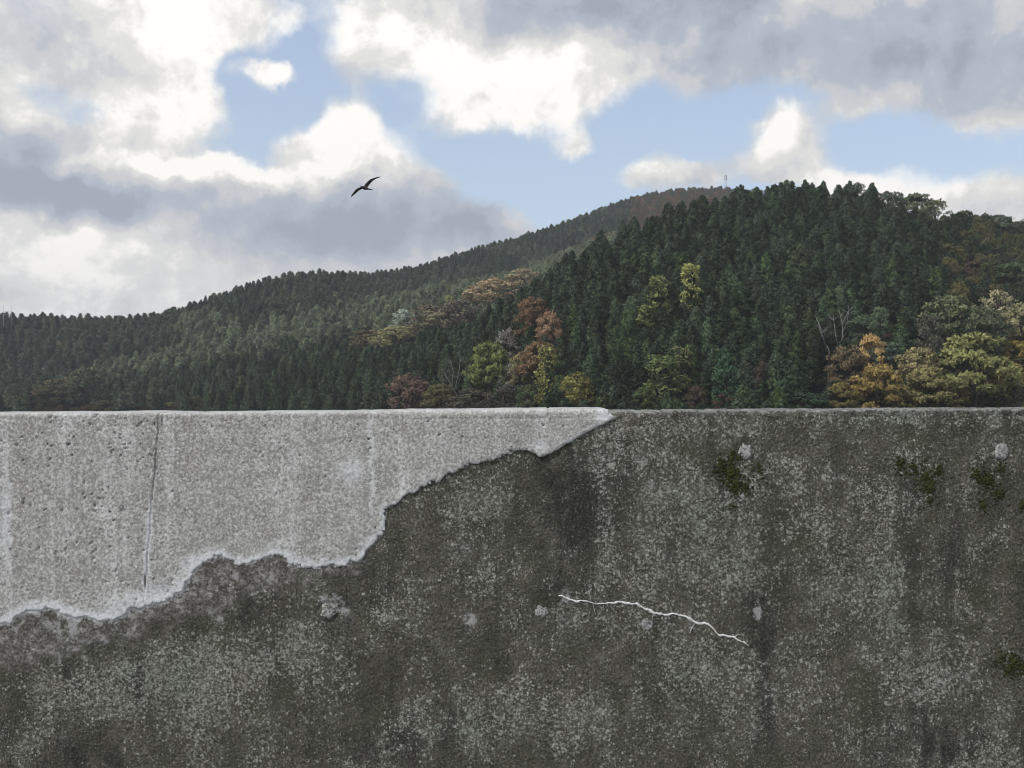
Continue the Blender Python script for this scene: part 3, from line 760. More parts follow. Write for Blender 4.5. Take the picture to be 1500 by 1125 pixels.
moss(1450, 705, [(1447, 702, 18, 2.6), (1462, 722, 14, 1.6), (1430, 695, 12, 1.2), (1440, 738, 10, .6), (1466, 685, 9, .7), (1496, 740, 10, .6)], 340, 'dark moss patch under the whitish plug by the right edge', 3)
moss(1480, 968, [(1485, 968, 20, 2), (1466, 962, 14, 1), (1478, 980, 14, 1), (1500, 978, 16, 1)], 240, 'low green moss patch at the right edge, far below the wall top', 4)

# ------------------------------------------------------------------ foliage materials
def leaf_material(name, dark, trans=0.2, use_obj=True, var=0.5, jit=1.0, hue0=0.497):
    m, h = material(name)
    oi = h.nd('ShaderNodeObjectInfo')
    tint = h.attr('tint').outputs['Fac']
    co = h.nd('ShaderNodeTexCoord').outputs['Object']
    nz = h.noise(co, 0.55, 4, 0.6)
    v = h.m('ADD', h.m('MULTIPLY', tint, 0.55), h.m('MULTIPLY', nz, 0.45))
    c = oi.outputs['Color']
    lo = h.mix(1.0, c, (1 - var, 1 - var, 1 - var * .9, 1), 'MULTIPLY')
    hi = h.mix(1.0, c, (1 + var, 1 + var, 1 + var * .7, 1), 'MULTIPLY')
    c = h.mix(h.mr(v, 0.2, 0.8), lo, hi)
    hs = h.nd('ShaderNodeHueSaturation', {'Hue': h.mr(oi.outputs['Random'], 0, 1, hue0 - .012 * jit, hue0 + .012 * jit), 'Saturation': h.mr(h.m('FRACT', h.m('MULTIPLY', oi.outputs['Random'], 7.3)), 0, 1, 1 - .26 * jit, 1 + .06 * jit),
        'Value': h.mr(h.m('FRACT', h.m('MULTIPLY', oi.outputs['Random'], 13.7)), 0, 1, 1 - .38 * jit, 1 + .42 * jit), 'Color': c})
    c = hs.outputs[0]
    d = h.nd('ShaderNodeBsdfDiffuse', {'Color': c})
    t = h.nd('ShaderNodeBsdfTranslucent', {'Color': c})
    mx_ = h.nd('ShaderNodeMixShader', {0: trans, 1: d.outputs[0], 2: t.outputs[0]})
    h.nd('ShaderNodeOutputMaterial', {'Surface': mx_.outputs[0]})
    return m
needle_mat = leaf_material('conifer_needles', 0, 0.15, var=0.74, hue0=0.490)
leaf_mat = leaf_material('broad_leaves', 0, 0.25, var=0.5, jit=.4, hue0=0.499)
def bark_material(name, c0, c1):
    m, h = material(name)
    co = h.nd('ShaderNodeTexCoord').outputs['Object']
    c = h.mix(h.noise(h.mapping(co, scale=(6, 6, 1)), 1.5, 6, 0.65), c0, c1)
    b = h.nd('ShaderNodeBsdfPrincipled', {'Base Color': c, 'Roughness': 0.95})
    h.nd('ShaderNodeOutputMaterial', {'Surface': b.outputs[0]})
    return m
bark = bark_material('brown_bark', (0.03, 0.024, 0.018, 1), (0.10, 0.08, 0.06, 1))
pale_bark = bark_material('bleached_bark', (0.13, 0.12, 0.115, 1), (0.30, 0.29, 0.28, 1))

# ------------------------------------------------------------------ tree meshes
def tubes_mesh(name, tubes, mat, sides=5):
    V, Fc = [], []
    for pts, rad in tubes:
        pts = np.asarray(pts, float)
        o0 = len(V)
        for i, p in enumerate(pts):
            d = pts[min(i + 1, len(pts) - 1)] - pts[max(i - 1, 0)]
            d = d / (np.linalg.norm(d) + 1e-9)
            ref = np.array([0, 0, 1.0]) if abs(d[2]) < .9 else np.array([1.0, 0, 0])
            u = np.cross(d, ref); u /= np.linalg.norm(u); w = np.cross(d, u)
            for k in range(sides):
                a = 2 * PI * k / sides
                V.append(p + (u * math.cos(a) + w * math.sin(a)) * rad[i])
        for i in range(len(pts) - 1):
            for k in range(sides):
                k2 = (k + 1) % sides
                Fc.append((o0 + i * sides + k, o0 + i * sides + k2, o0 + (i + 1) * sides + k2, o0 + (i + 1) * sides + k))
        Fc.append(tuple(o0 + k for k in range(sides))[::-1])
        Fc.append(tuple(o0 + (len(pts) - 1) * sides + k for k in range(sides)))
    return mesh_np(name, V, Fc, mat, True)

def sprays(r, C, D, L, Wd, per, Nn, nw=.8):
    """leafy sprays: at every centre C, `per` slim blades fan out round direction D; Nn = outward direction of the bough"""
    nC = len(C)
    C = np.repeat(C, per, 0); D = np.repeat(D, per, 0)
    L = np.repeat(L, per) * r.uniform(.6, 1.25, nC * per)
    d = D + r.normal(0, .62, C.shape); d /= np.linalg.norm(d, axis=1)[:, None] + 1e-9
    s = np.cross(d, r.normal(0, 1, C.shape)); s /= np.linalg.norm(s, axis=1)[:, None] + 1e-9
    w = (Wd * r.uniform(.6, 1.3, nC * per))[:, None]
    P0 = C
    P1 = C + d * (L * .55)[:, None] + s * w
    P2 = C + d * L[:, None] + np.array([0, 0, -1.0]) * (L * .12)[:, None]
    P3_ = C + d * (L * .5)[:, None] - s * w
    V = np.stack([P0, P1, P2, P3_], 1)
    Nn = np.repeat(np.asarray(Nn, float), per, 0)
    Nn = Nn / (np.linalg.norm(Nn, axis=1)[:, None] + 1e-9)
    g = np.cross(P1 - P0, P3_ - P0); g /= np.linalg.norm(g, axis=1)[:, None] + 1e-9
    flip = (g * Nn).sum(1) < 0
    V[flip] = V[flip][:, ::-1]
    g[flip] *= -1
    nn = Nn * nw + g * .35
    nn /= np.linalg.norm(nn, axis=1)[:, None] + 1e-9
    V = V.reshape(-1, 3)
    Fq = np.arange(len(V)).reshape(-1, 4)
    tint = np.repeat(r.rand(nC), per) * .6 + r.rand(nC * per) * .4
    return V, Fq, np.repeat(tint, 4), np.repeat(nn, 4, 0)

def leaf_mesh(name, parts, mat):
    V = np.concatenate([p[0] for p in parts]); off = 0; Fs = []
    for p in parts:
        Fs.append(p[1] + off); off += len(p[0])
    me = mesh_np(name, V, np.concatenate(Fs), mat, True)
    fattr(me, 'tint', np.concatenate([p[2] for p in parts]))
    me.normals_split_custom_set_from_vertices(np.concatenate([p[3] for p in parts]).tolist())
    return me

def cedar(seed, H=8.4, R=2.5, dens=1.0, per=6):
    r = np.random.RandomState(seed)
    lean = r.normal(0, .15, 2)
    axis = lambda t: np.array([lean[0] * t * t * 2, lean[1] * t * t * 2, H * t])
    parts = []
    nb = int(74 * dens)
    lump = r.rand(12) * .4 + .75
    for k in range(nb):
        t = .14 + .86 * ((k + r.rand()) / nb) ** .92
        a = k * 2.399 + r.normal(0, .35)
        prof = R * min(1.0, ((1 - t) * 1.55) ** .68) * (0.55 + .45 * min(1, (t - .10) / .18))
        prof *= lump[int((a % (2 * PI)) / (2 * PI) * 12) % 12] * r.uniform(.70, 1.12)
        prof = max(prof, .16)
        out = np.array([math.cos(a), math.sin(a), 0])
        size = .30 + .42 * min(1, prof / R)
        c0 = axis(t) + out * prof * .78 + np.array([0, 0, -.22 * prof])
        m_ = int(6 + 11 * min(1, prof / R))
        q = r.normal(0, .5, (m_, 3)) * size * np.array([1, 1, .62])
        C = c0 + q + out * (r.rand(m_, 1) - .7) * prof * .35
        D = np.tile(out * .55 + np.array([0, 0, .62]), (m_, 1)) + q * .8
        v_, f_, t_v, n_v = sprays(r, C, D, np.full(m_, .40 + .18 * size), .11, per, q / size * .75 + out * .65 + np.array([0, 0, .25]))
        parts.append((v_, f_, np.clip(r.uniform(.05, .95) * .65 + t_v * .35, 0, 1), n_v))
    C = np.array([axis(.955 + .05 * k / 6) for k in range(7)])
    parts.append(sprays(r, C, np.tile([0, 0, 1.0], (7, 1)), np.full(7, .5), .10, per, r.normal(0, 1, (7, 3)) + np.array([0, 0, .8])))
    crown = leaf_mesh('cedar_crown', parts, needle_mat)
    pts = [axis(t) for t in (-.06, .1, .3, .55, .8, .97)]
    trunk = tubes_mesh('cedar_trunk', [(pts, [.30, .24, .20, .15, .09, .03])], bark, 6)
    return trunk, crown

def pine(seed, H=10.0, R=2.6, per=7, nb=60):
    r = np.random.RandomState(seed + 100)
    C, D, L = [], [], []
    for k in range(nb):
        t = .34 + .66 * (k + r.rand()) / nb
        a = k * 2.399 + r.normal(0, .4)
        prof = R * min(1, ((1.03 - t) * 1.9) ** .8) * r.uniform(.6, 1.15)
        for j in range(5):
            f = .35 + .65 * (j + r.rand()) / 5
            C.append((math.cos(a) * prof * f + r.normal(0, .25), math.sin(a) * prof * f + r.normal(0, .25), H * t + .25 * prof * f + r.normal(0, .2)))
            D.append((math.cos(a) * .4, math.sin(a) * .4, .95)); L.append(.8 + .4 * r.rand())
    crown = leaf_mesh('pine_crown', [sprays(r, np.array(C), np.array(D), np.array(L), .08, per, np.array(D) * np.array([1, 1, .25]) + r.normal(0, .25, (len(C), 3)))], needle_mat)
    trunk = tubes_mesh('pine_trunk', [([(0, 0, -.8), (.1, 0, H * .3), (0, .1, H * .65), (0, 0, H * .95)], [.20, .16, .11, .04])], bark, 5)
    return trunk, crown

def limb_paths(r, H, R, n, base=.28, up=.5):
    paths = []
    for k in range(n):
        a = k * 2.399 + r.normal(0, .4)
        t0 = base + .45 * r.rand()
        p0 = np.array([0, 0, H * t0])
        end = np.array([math.cos(a) * R * r.uniform(.55, .95), math.sin(a) * R * r.uniform(.55, .95), min(H * .97, H * (t0 + up * r.uniform(.4, 1.0)))])
        mid = (p0 + end) / 2 + r.normal(0, .25, 3) + np.array([0, 0, .05 * H])
        paths.append((p0, mid, end))
    return paths

def broadleaf(seed, H=9.0, R=4.0, style='round', n=46, leaves=26, per=4):
    """style: round, layered, column, sparse"""
    r = np.random.RandomState(seed + 300)
    C, D, L, NN = [], [], [], []
    lay = {'round': .55, 'layered': .30, 'column': .7, 'sparse': .6}[style]
    clusters = []
    for k in range(n):
        a = k * 2.399 + r.normal(0, .5)
        if style == 'column':
            z = H * r.uniform(.12, .98); rad = R * r.uniform(.35, 1.0) * (1.05 - .55 * (z / H) ** 2)
        else:
            u = r.uniform(-.55, 1.0)
            rad = R * math.sqrt(max(.02, 1 - u * u)) * r.uniform(.55, 1.0)
            z = H * (.52 + .46 * u)
        clusters.append(np.array([math.cos(a) * rad, math.sin(a) * rad, z]))
    for c_ in clusters:
        size = R * r.uniform(.16, .34)
        m_ = int(leaves * r.uniform(.6, 1.3) * (.55 if style == 'sparse' else 1))
        q = r.normal(0, 1, (m_, 3)); q /= np.linalg.norm(q, axis=1)[:, None]
        q *= (r.rand(m_, 1) ** .4) * size
        q[:, 2] *= lay
        for v in q:
            C.append(c_ + v); NN.append(v / size + (c_ - np.array([0, 0, H * .5])) / R * .6); D.append((v[0] / size * .7, v[1] / size * .7, .45 + v[2] / size)); L.append(.42 + .25 * r.rand())
    crown = leaf_mesh('broadleaf_crown', [sprays(r, np.array(C), np.array(D), np.array(L), .15, per, np.array(NN), .42)], leaf_mat)
    tb = [([(0, 0, -.8), (.08, .05, H * .25), (-.1, .1, H * .5), (.05, 0, H * .82)], [.26, .20, .14, .05])]
    for c_ in clusters[::2]:
        p0 = np.array([0, 0, max(.12 * H, c_[2] * r.uniform(.35, .7))])
        mid = (p0 + c_) / 2 + r.normal(0, .2, 3) + np.array([0, 0, .15])
        tb.append(([p0, mid, c_], [.085, .06, .02]))
    trunk = tubes_mesh('broadleaf_trunk', tb, bark, 4)
    return trunk, crown

def twiggy(seed, H=8.0, R=3.2, mat=None, levels=3, leafy=0):
    """leafless or nearly leafless crown: limbs, branches and fine twigs"""
    r = np.random.RandomState(seed + 700)
    limbs, twigs = [], []
    stack = [(np.array([0, 0, -.6]), np.array([r.normal(0, .1), r.normal(0, .1), 1.0]), H * .42, .2, 0)]
    ends = []
    while stack:
        p, d, ln, rad, lv = stack.pop()
        pts = [p]
        q = p.copy(); dd = d / np.linalg.norm(d)
        for s in range(3):
            dd = dd + r.normal(0, .16, 3) + np.array([0, 0, .07]); dd /= np.linalg.norm(dd)
            q = q + dd * ln / 3; pts.append(q.copy())
        (limbs if lv < 2 else twigs).append((pts, [rad, rad * .85, rad * .7, rad * .5]))
        if lv < levels + 1:
            kids = 4 if lv == 0 else (4 if lv < 3 else 5)
            for c_ in range(kids):
                sp = pts[r.randint(1, 4)] if lv else pts[r.randint(2, 4)]
                a = r.uniform(0, 2 * PI)
                side = np.array([math.cos(a), math.sin(a), r.uniform(-.1, .6)])
                stack.append((sp, dd * .55 + side * .75, ln * r.uniform(.5, .75), max(rad * .5, .022), lv + 1))
        else:
            ends.append(q)
    trunk = tubes_mesh('bare_limbs', limbs, mat or bark, 5)
    crown = tubes_mesh('bare_twigs', twigs, leaf_mat, 3)
    fattr(crown, 'tint', r.rand(len(crown.vertices)))
    return trunk, crown

CEDARS = [cedar(s, 8.4 * k, R_, .95) for s, k, R_ in ((1, 1.05, 2.5), (2, .98, 2.75), (3, 1.12, 2.3), (4, 1.05, 2.8), (5, .92, 2.6), (6, 1.12, 2.6), (7, 1.0, 2.4), (8, 1.08, 2.7))]
PINES = [pine(s, 8.8, R_) for s, R_ in ((1, 1.7), (2, 2.0), (3, 1.6), (4, 1.85))]
BROAD = {'round': [broadleaf(s, 9, 4.0, 'round') for s in (1, 2, 3, 4)],
         'layered': [broadleaf(s, 9, 4.2, 'layered', 40, 34) for s in (11, 12, 13)],
         'column': [broadleaf(s, 13, 2.3, 'column', 84, 9) for s in (21, 22, 23)],
         'sparse': [broadleaf(s, 9, 3.8, 'sparse', 52, 24) for s in (31, 32)],
         'twiggy': [twiggy(s) for s in (1, 2, 3)],
         'conifer': CEDARS}
DIMS = {'round': (8.6, 9.4), 'layered': (9.0, 9.2), 'column': (4.6, 13.2), 'sparse': (8.2, 9.4), 'twiggy': (7.5, 8.5), 'conifer': (4.8, 8.6)}

def place_tree(name, meshes, loc, sx, sz, rot, colour, parts=True):
    trunk, crown = meshes
    if not parts:
        o = bpy.data.objects.new(name, crown); COL.objects.link(o)
        o.location = loc; o.scale = (sx, sx, sz); o.rotation_euler = (0, 0, rot); o.color = colour
        return o
    root = bpy.data.objects.new(name, None); COL.objects.link(root)
    root.empty_display_size = .5
    root.location = loc; root.scale = (sx, sx, sz); root.rotation_euler = (0, 0, rot)
    for nm, me in (('trunk', trunk), ('crown', crown)):
        o = bpy.data.objects.new(nm, me); COL.objects.link(o); o.parent = root; o.color = colour
    return root

def on_slope(px_, row):
    """point of the hillside whose ground shows at this bearing and height"""
    ys = np.linspace(float(foot(px_)) + 1, 820, 1400)
    x_ = (px_ - 750) / F * ys
    gz = ground_z(x_, ys)
    rr = 562.5 - F * (gz - EYE) / ys
    k = np.argmax(rr <= row) if (rr <= row).any() else int(np.argmin(rr))
    return x_[k], ys[k], gz[k]

# ------------------------------------------------------------------ single trees that stand out (bearing, top row, width, height in the photograph)
_lin = lin
def lin(r, g, b, a=1.0):                 # muted autumn tones
    m_ = .3 * r + .55 * g + .15 * b
    k = .62
    r, g, b = (min(255, 1.10 * w * (m_ + (q - m_) * k)) for q, w in ((r, .98), (g, 1.04), (b, 1.0)))
    return _lin(r, g, b, a)
ORANGE, TAN, RUST, PINK = lin(190, 134, 58), lin(165, 128, 98), lin(128, 84, 60), lin(176, 118, 84)
OLIVE, YGREEN, YELLOW, GREYG = lin(118, 112, 60), lin(120, 122, 58), lin(150, 134, 60), lin(112, 124, 106)
PURPLE, BROWN, DGREEN, GREYW = lin(118, 82, 74), lin(98, 80, 66), lin(62, 80, 58), lin(150, 150, 142)
LAND = [
    # px, top, width, height, style, colour, label
    (782, 433, 58, 78, 'layered', RUST, 'dark rust-red tree high beside the near cedar slope'),
    (806, 455, 44, 66, 'round', PINK, 'salmon-pink leaved tree at the right of the rust-red one'),
    (790, 500, 66, 74, 'layered', lin(140, 96, 62), 'orange-brown tree just below the rust-red tree'),
    (765, 515, 44, 66, 'layered', lin(126, 112, 66), 'olive-brown tree between the yellow-green and orange-brown ones'),
    (716, 500, 66, 92, 'layered', YGREEN, 'bright yellow-green layered tree at the centre of the hill foot'),
    (742, 482, 40, 60, 'sparse', lin(122, 106, 104), 'thin mauve-grey tree behind the yellow-green one'),
    (752, 530, 44, 62, 'sparse', lin(110, 98, 96), 'low mauve-grey tree right of the yellow-green one'),
    (801, 505, 34, 100, 'column', YELLOW, 'narrow tall yellow vine-covered tree'),
    (846, 546, 62, 70, 'round', lin(140, 122, 44), 'rounded golden-olive tree right of the yellow vine-covered tree'),
    (602, 548, 78, 72, 'round', PURPLE, 'dull purple-red tree low by the wall'),
    (644, 560, 60, 60, 'round', lin(108, 94, 56), 'olive-brown tree right of the purple-red one'),
    (690, 568, 84, 46, 'sparse', lin(96, 82, 72), 'thin-leaved dark brown thicket left of the centre'),
    (738, 566, 74, 46, 'sparse', lin(92, 80, 74), 'thin-leaved dark brown thicket right of the centre'),
    (776, 560, 40, 60, 'round', lin(78, 90, 56), 'green shrub left of the yellow vine-covered tree'),
    (722, 406, 94, 58, 'round', lin(158, 120, 88), 'large round tan-orange tree on the middle slope'),
    (766, 392, 58, 44, 'round', lin(160, 126, 92), 'smaller tan tree up right of the large tan-orange one'),
    (672, 438, 84, 56, 'sparse', lin(118, 98, 86), 'bare mauve-brown tree left of the large tan-orange one'),
    (630, 446, 86, 52, 'sparse', lin(112, 92, 76), 'brown thin-leaved tree above the grey-white tree'),
    (642, 454, 76, 46, 'round', lin(132, 114, 80), 'straw-coloured tree below the brown thin-leaved one'),
    (658, 431, 18, 26, 'round', lin(160, 152, 72), 'tiny lemon-yellow tree on the middle slope'),
    (592, 452, 46, 48, 'sparse', GREYW, 'grey-white tree on the middle slope'),
    (580, 477, 78, 46, 'round', lin(146, 128, 74), 'yellow-ochre tree left above the dark cedars'),
    (541, 482, 72, 42, 'layered', lin(118, 98, 68), 'brown layered tree left of the yellow-ochre one'),
    (1011, 386, 36, 96, 'column', lin(156, 146, 70), 'tall yellow vine-clad conifer amid the dark cedars'),
    (966, 402, 36, 78, 'column', lin(128, 134, 60), 'yellow-green vine-clad conifer left of the tall yellow one'),
    (945, 446, 32, 56, 'column', lin(132, 134, 68), 'small yellow-green tree lower left of the tall yellow one'),
    (968, 518, 54, 98, 'column', lin(104, 112, 58), 'broad olive-green ivy-covered tree at the foot of the cedars'),
    (1000, 506, 40, 100, 'column', lin(110, 108, 62), 'narrow olive ivy-covered tree beside the broad one'),
    (945, 566, 44, 56, 'round', lin(92, 106, 62), 'low green bush left of the broad ivy-covered tree'),
    (1063, 520, 44, 92, 'conifer', lin(52, 82, 58), 'pointed young cedar standing clear at the hill foot'),
    (1060, 572, 34, 50, 'round', lin(110, 74, 60), 'low rust bush under the pointed young cedar'),
    (1020, 562, 34, 56, 'round', lin(98, 74, 60), 'low brown bush left of the pointed young cedar'),
    (1116, 528, 34, 60, 'sparse', lin(96, 76, 62), 'brown withered tree among dark cedars'),
    (1240, 502, 64, 88, 'round', lin(116, 88, 62), 'brown-orange tree at the left of the golden group'),
    (1275, 490, 50, 90, 'layered', ORANGE, 'bright orange pointed tree in the golden group'),
    (1284, 532, 78, 86, 'layered', lin(164, 124, 56), 'golden-brown tree in front of the bright orange one'),
    (1232, 560, 54, 58, 'layered', lin(128, 104, 52), 'olive-gold low tree at the left end of the golden group'),
    (1345, 506, 72, 80, 'round', lin(146, 120, 68), 'sandy yellow tree right of the bright orange one'),
    (1360, 538, 92, 84, 'layered', lin(148, 128, 60), 'wide olive-gold tree right of the golden group'),
    (1396, 560, 58, 66, 'layered', lin(158, 130, 56), 'golden low tree in front of the tall spreading one'),
    (1320, 560, 64, 60, 'layered', lin(126, 110, 54), 'low olive-gold tree between the golden-brown and wide ones'),
    (1398, 508, 84, 80, 'layered', lin(76, 86, 58), 'dark green spreading tree behind the wide olive-gold one'),
    (1428, 488, 122, 130, 'layered', lin(138, 128, 56), 'tall spreading tree with a flat yellow-green top and visible trunk'),
    (1485, 496, 40, 40, 'round', lin(180, 140, 54), 'small amber tree at the right edge'),
    (1478, 530, 56, 66, 'layered', lin(160, 124, 52), 'amber layered tree lower at the right edge'),
    (1486, 560, 60, 60, 'sparse', lin(92, 78, 70), 'brown thicket at the foot of the right edge'),
    (1490, 586, 40, 34, 'round', lin(170, 156, 60), 'low yellow bush at the wall by the right edge'),
    (1392, 430, 96, 82, 'round', lin(106, 108, 72), 'large grey-olive tree at the right, below the cedar slope'),
    (1440, 450, 78, 84, 'round', lin(96, 102, 72), 'grey-green tree right of the large grey-olive one'),
    (1462, 424, 58, 70, 'sparse', lin(150, 128, 92), 'pale straw thin-leaved tree near the right edge'),
    (1496, 442, 52, 76, 'round', lin(150, 128, 86), 'ochre tree cut by the right edge'),
    (1476, 384, 74, 56, 'layered', lin(84, 100, 62), 'green flat-topped tree above the straw-coloured one'),
    (1426, 382, 40, 44, 'layered', lin(96, 72, 60), 'dark russet tree in the gully at the right'),
    (1360, 458, 48, 80, 'sparse', lin(92, 84, 72), 'brown-grey thin tree at the edge of the cedar slope'),
    (1262, 462, 46, 56, 'layered', lin(88, 102, 76), 'pale grey-green tree beside the bleached dead trunks'),
    (1290, 448, 38, 60, 'sparse', lin(94, 108, 78), 'slender pale green tree right of the grey-green one'),
    (1300, 500, 56, 50, 'layered', lin(84, 98, 78), 'sage-green tree behind the bright orange one'),
    (1180, 572, 70, 48, 'round', lin(64, 84, 58), 'low dark green bush left of the golden group'),
    (92, 552, 84, 66, 'layered', lin(104, 90, 64), 'brown-olive spreading tree low on the left'),
    (70, 566, 60, 54, 'layered', lin(96, 78, 66), 'dull brown tree at the left of the brown-olive one'),
    (124, 538, 58, 72, 'round', lin(88, 94, 70), 'grey-olive round tree behind the brown-olive one'),
    (150, 586, 50, 32, 'sparse', lin(98, 84, 70), 'low brown scrub right of the brown-olive tree'),
    (208, 588, 22, 34, 'conifer', lin(80, 108, 80), 'small pale green young conifer above the wall'),
    (250, 588, 30, 32, 'round', lin(124, 106, 62), 'little ochre bush above the pale wall'),
    (286, 580, 26, 44, 'column', lin(100, 98, 58), 'small olive tree right of the little ochre bush'),
    (1340, 284, 60, 54, 'layered', lin(104, 104, 74), 'open-crowned tree on the skyline right of the summit'),
    (1370, 292, 52, 50, 'sparse', lin(112, 106, 76), 'thin gappy tree on the skyline at the right shoulder'),
    (1300, 278, 48, 50, 'round', lin(88, 98, 74), 'dark broad tree on the skyline just right of the summit cedars'),
    (1468, 314, 40, 50, 'round', lin(84, 94, 76), 'dark round tree on the skyline near the right edge'),
    (1256, 266, 30, 44, 'round', lin(74, 88, 68), 'small dark tree topping the summit right of the cedars'),
]
CEDAR_DARK = _lin(68, 84, 56)
land_boxes = []
land_objs = []
rt = np.random.RandomState(3)
for k, (px_, top, wpx, hpx, style, colour, lab) in enumerate(LAND):
    x_, y_, z_ = on_slope(px_, min(top + hpx, 616))
    top_z = EYE + (562.5 - top) / F * y_
    hh = top_z - z_
    ww = wpx * y_ / F
    var = BROAD[style][rt.randint(len(BROAD[style]))]
    dw, dh = DIMS[style]
    nm = {'conifer': 'cedar_tree', 'twiggy': 'thicket', 'column': 'vine_covered_tree'}.get(style, 'broadleaf_tree')
    if 'bush' in lab or 'shrub' in lab: nm = 'bush'
    if 'thicket' in lab: nm = 'thicket'
    o = place_tree(nm, var, (x_, y_, z_ - .1), ww / dw, hh / dh, rt.uniform(0, 6.28), colour)
    if style == 'column':
        kc = bpy.data.objects.new('conifer_crown', CEDARS[rt.randint(6)][1]); COL.objects.link(kc); kc.parent = o; kc.color = CEDAR_DARK
        kc.scale = (.60, .60, 1.38); kc.location = (0, .5, 0)
    tag(o, lab, {'bush': 'bush', 'thicket': 'thicket'}.get(nm, 'tree'))
    land_boxes.append((px_, top, wpx, hpx, y_))

# dead trees
def dead_tree(px_, base, stems, label, seed):
    x_, y_, z_ = on_slope(px_, base)
    y_ -= 3.0; x_ = (px_ - 750) / F * y_; z_ = float(ground_z(np.array([x_]), np.array([y_]))[0])
    root = bpy.data.objects.new('dead_tree', None); COL.objects.link(root); root.location = (x_, y_, z_)
    tag(root, label, 'tree', 'dead trees')
    rr = np.random.RandomState(seed)
    for si, path in enumerate(stems):
        pts = [np.array([(u - px_) / F * y_, rr.normal(0, .4), EYE + (562.5 - v) / F * y_ - z_]) for u, v in path]
        if si == 0 and pts[0][2] > 0: pts.insert(0, np.array([pts[0][0], 0, -.4]))
        r0 = .14 if si == 0 else .10
        rad = [r0 * (1 - .72 * i / (len(pts) - 1)) for i in range(len(pts))]
        link('trunk' if si == 0 else 'branch', tubes_mesh('branch', [(pts, rad)], pale_bark, 6), root)
        for j in range(4):
            i = rr.randint(1, len(pts))
            p0 = pts[i] * .7 + pts[i - 1] * .3
            p1 = p0 + np.array([rr.normal(0, .9), rr.normal(0, .5), rr.uniform(.5, 1.4)])
            link('branch', tubes_mesh('branch', [([p0, (p0 + p1) / 2 + rr.normal(0, .1, 3), p1], [.05, .04, .02])], pale_bark, 4), root)
    land_boxes.append((px_, min(v for s in stems for u, v in s), 44 if len(stems) > 1 else 6, 50 if len(stems) > 1 else 14, y_))
dead_tree(1231, 516, [[(1232, 512), (1234, 490), (1233, 472), (1228, 455)], [(1228, 508), (1223, 488), (1220, 460)], [(1233, 476), (1240, 462), (1244, 454)], [(1234, 488), (1242, 470), (1243, 456)]], 'bleached dead tree with several upright white stems', 1)
dead_tree(1210, 520, [[(1214, 512), (1204, 495), (1200, 480), (1195, 461)], [(1206, 498), (1201, 484), (1198, 470)]], 'thin bleached dead trunk leaning left of the white stems', 2)
dead_tree(668, 585, [[(670, 580), (660, 562), (650, 545)], [(668, 570), (676, 550), (684, 538)], [(666, 572), (672, 545), (675, 522)], [(662, 566), (664, 545), (660, 528)]], 'bare grey dead tree at the centre-left hill foot', 3)
dead_tree(1075, 508, [[(1075, 508), (1075, 495), (1076, 482)]], 'lone bare snag between cedars left of the white stems', 4)

# ------------------------------------------------------------------ the wood: one list of standing places
rw = np.random.RandomState(8)
pts = []
def scatter(y0, y1, sp, seed):
    r = np.random.RandomState(seed)
    ys_ = np.arange(y0, y1, sp)
    out = []
    for y in ys_:
        half_l, half_r = (750 + 330) / F * y, (750 + 330) / F * y
        xs_ = np.arange(-half_l, half_r, sp) + r.uniform(0, sp)
        out.append(np.stack([xs_ + r.normal(0, sp * .24, len(xs_)), np.full(len(xs_), y) + r.normal(0, sp * .24, len(xs_))], 1))
    return np.concatenate(out)
P = np.concatenate([scatter(152, 335, 3.9, 1), scatter(335, 560, 3.9, 2), scatter(560, 860, 4.7, 3)])
P = P[P[:, 1] > foot(750 + F * P[:, 0] / P[:, 1]) - 12]
x, y = P[:, 0], P[:, 1]
z = ground_z(x, y)
u = 750 + F * x / y
v = 562.5 - F * (z - EYE) / y
dA, dB, dC = at(A_X, A_D, u), at(B_X, B_D, u), at(C_X, C_D, u)
kind = np.full(len(P), 'cedar', dtype=object)
nzs = fbm(u / 60, v / 30, 3, 70)
vt = v - 8.4 / y * F                                  # row of the tree top
nearA = y < dA + 22
midB = (~nearA) & (y < dB + 18)
# pale pine bands of the middle spur and the left slope
pale = np.zeros(len(P), bool)
band_lo = at(B_X, B_Y, u) + at([200, 450, 500, 560, 700, 790, 830, 950], [46, 40, 32, 60, 62, 40, 38, 30], u)
pale |= (~nearA) & (u > 130) & (u < 1000) & (vt > at(B_X, B_Y, u) - 6) & (vt < band_lo + nzs * 50) & (y < dB + 70)
pale |= (y > 250) & (np.hypot((u - 302) / 48, (vt - 472) / 24) < 1)
pale |= (y > 250) & (np.hypot((u - 445) / 62, (vt - 456) / 16) < 1)
pale &= y > 300
kind[pale] = 'pine'
patch = fbm(x / 55, y / 40, 3, 83)
kind[(kind == 'cedar') & (y > 340) & (patch > .10)] = 'dark_pine'
kind[(kind == 'cedar') & (y > 340) & (patch < -.16) & (rw.rand(len(P)) < .6)] = 'pale_wood'
kind[(u < 260) & (y > 330) & (rw.rand(len(P)) < .45)] = 'dark_pine'
kind[(y > dB + 18) & (u > 380) & (u < 560) & (rw.rand(len(P)) < .5)] = 'dark_pine'
kind[(u > 925) & (u < 1130) & (y > 560)] = 'autumn'
kind[(u > 925) & (u < 1130) & (y > 560) & (vt < at(C_X, C_Y, u) + 6) & (rw.rand(len(P)) < .5)] = 'dark_pine'
kind[(u > 870) & (u < 990) & (y > 480) & (y < 640) & (vt > 312) & (rw.rand(len(P)) < .5)] = 'autumn'
right_mix = (u > 1385 + nzs * 40) & (vt < 430) & (y < 330)
kind[right_mix] = 'mixed'
kind[(u > 1225) & (vt > 540) & (y < 190) & (u < 1700)] = 'scrub'
kind[(u > 1390) & (vt >= 425) & (y < 330)] = 'scrub'
kind[(u > 1330) & (vt >= 480) & (y < 215)] = 'scrub'
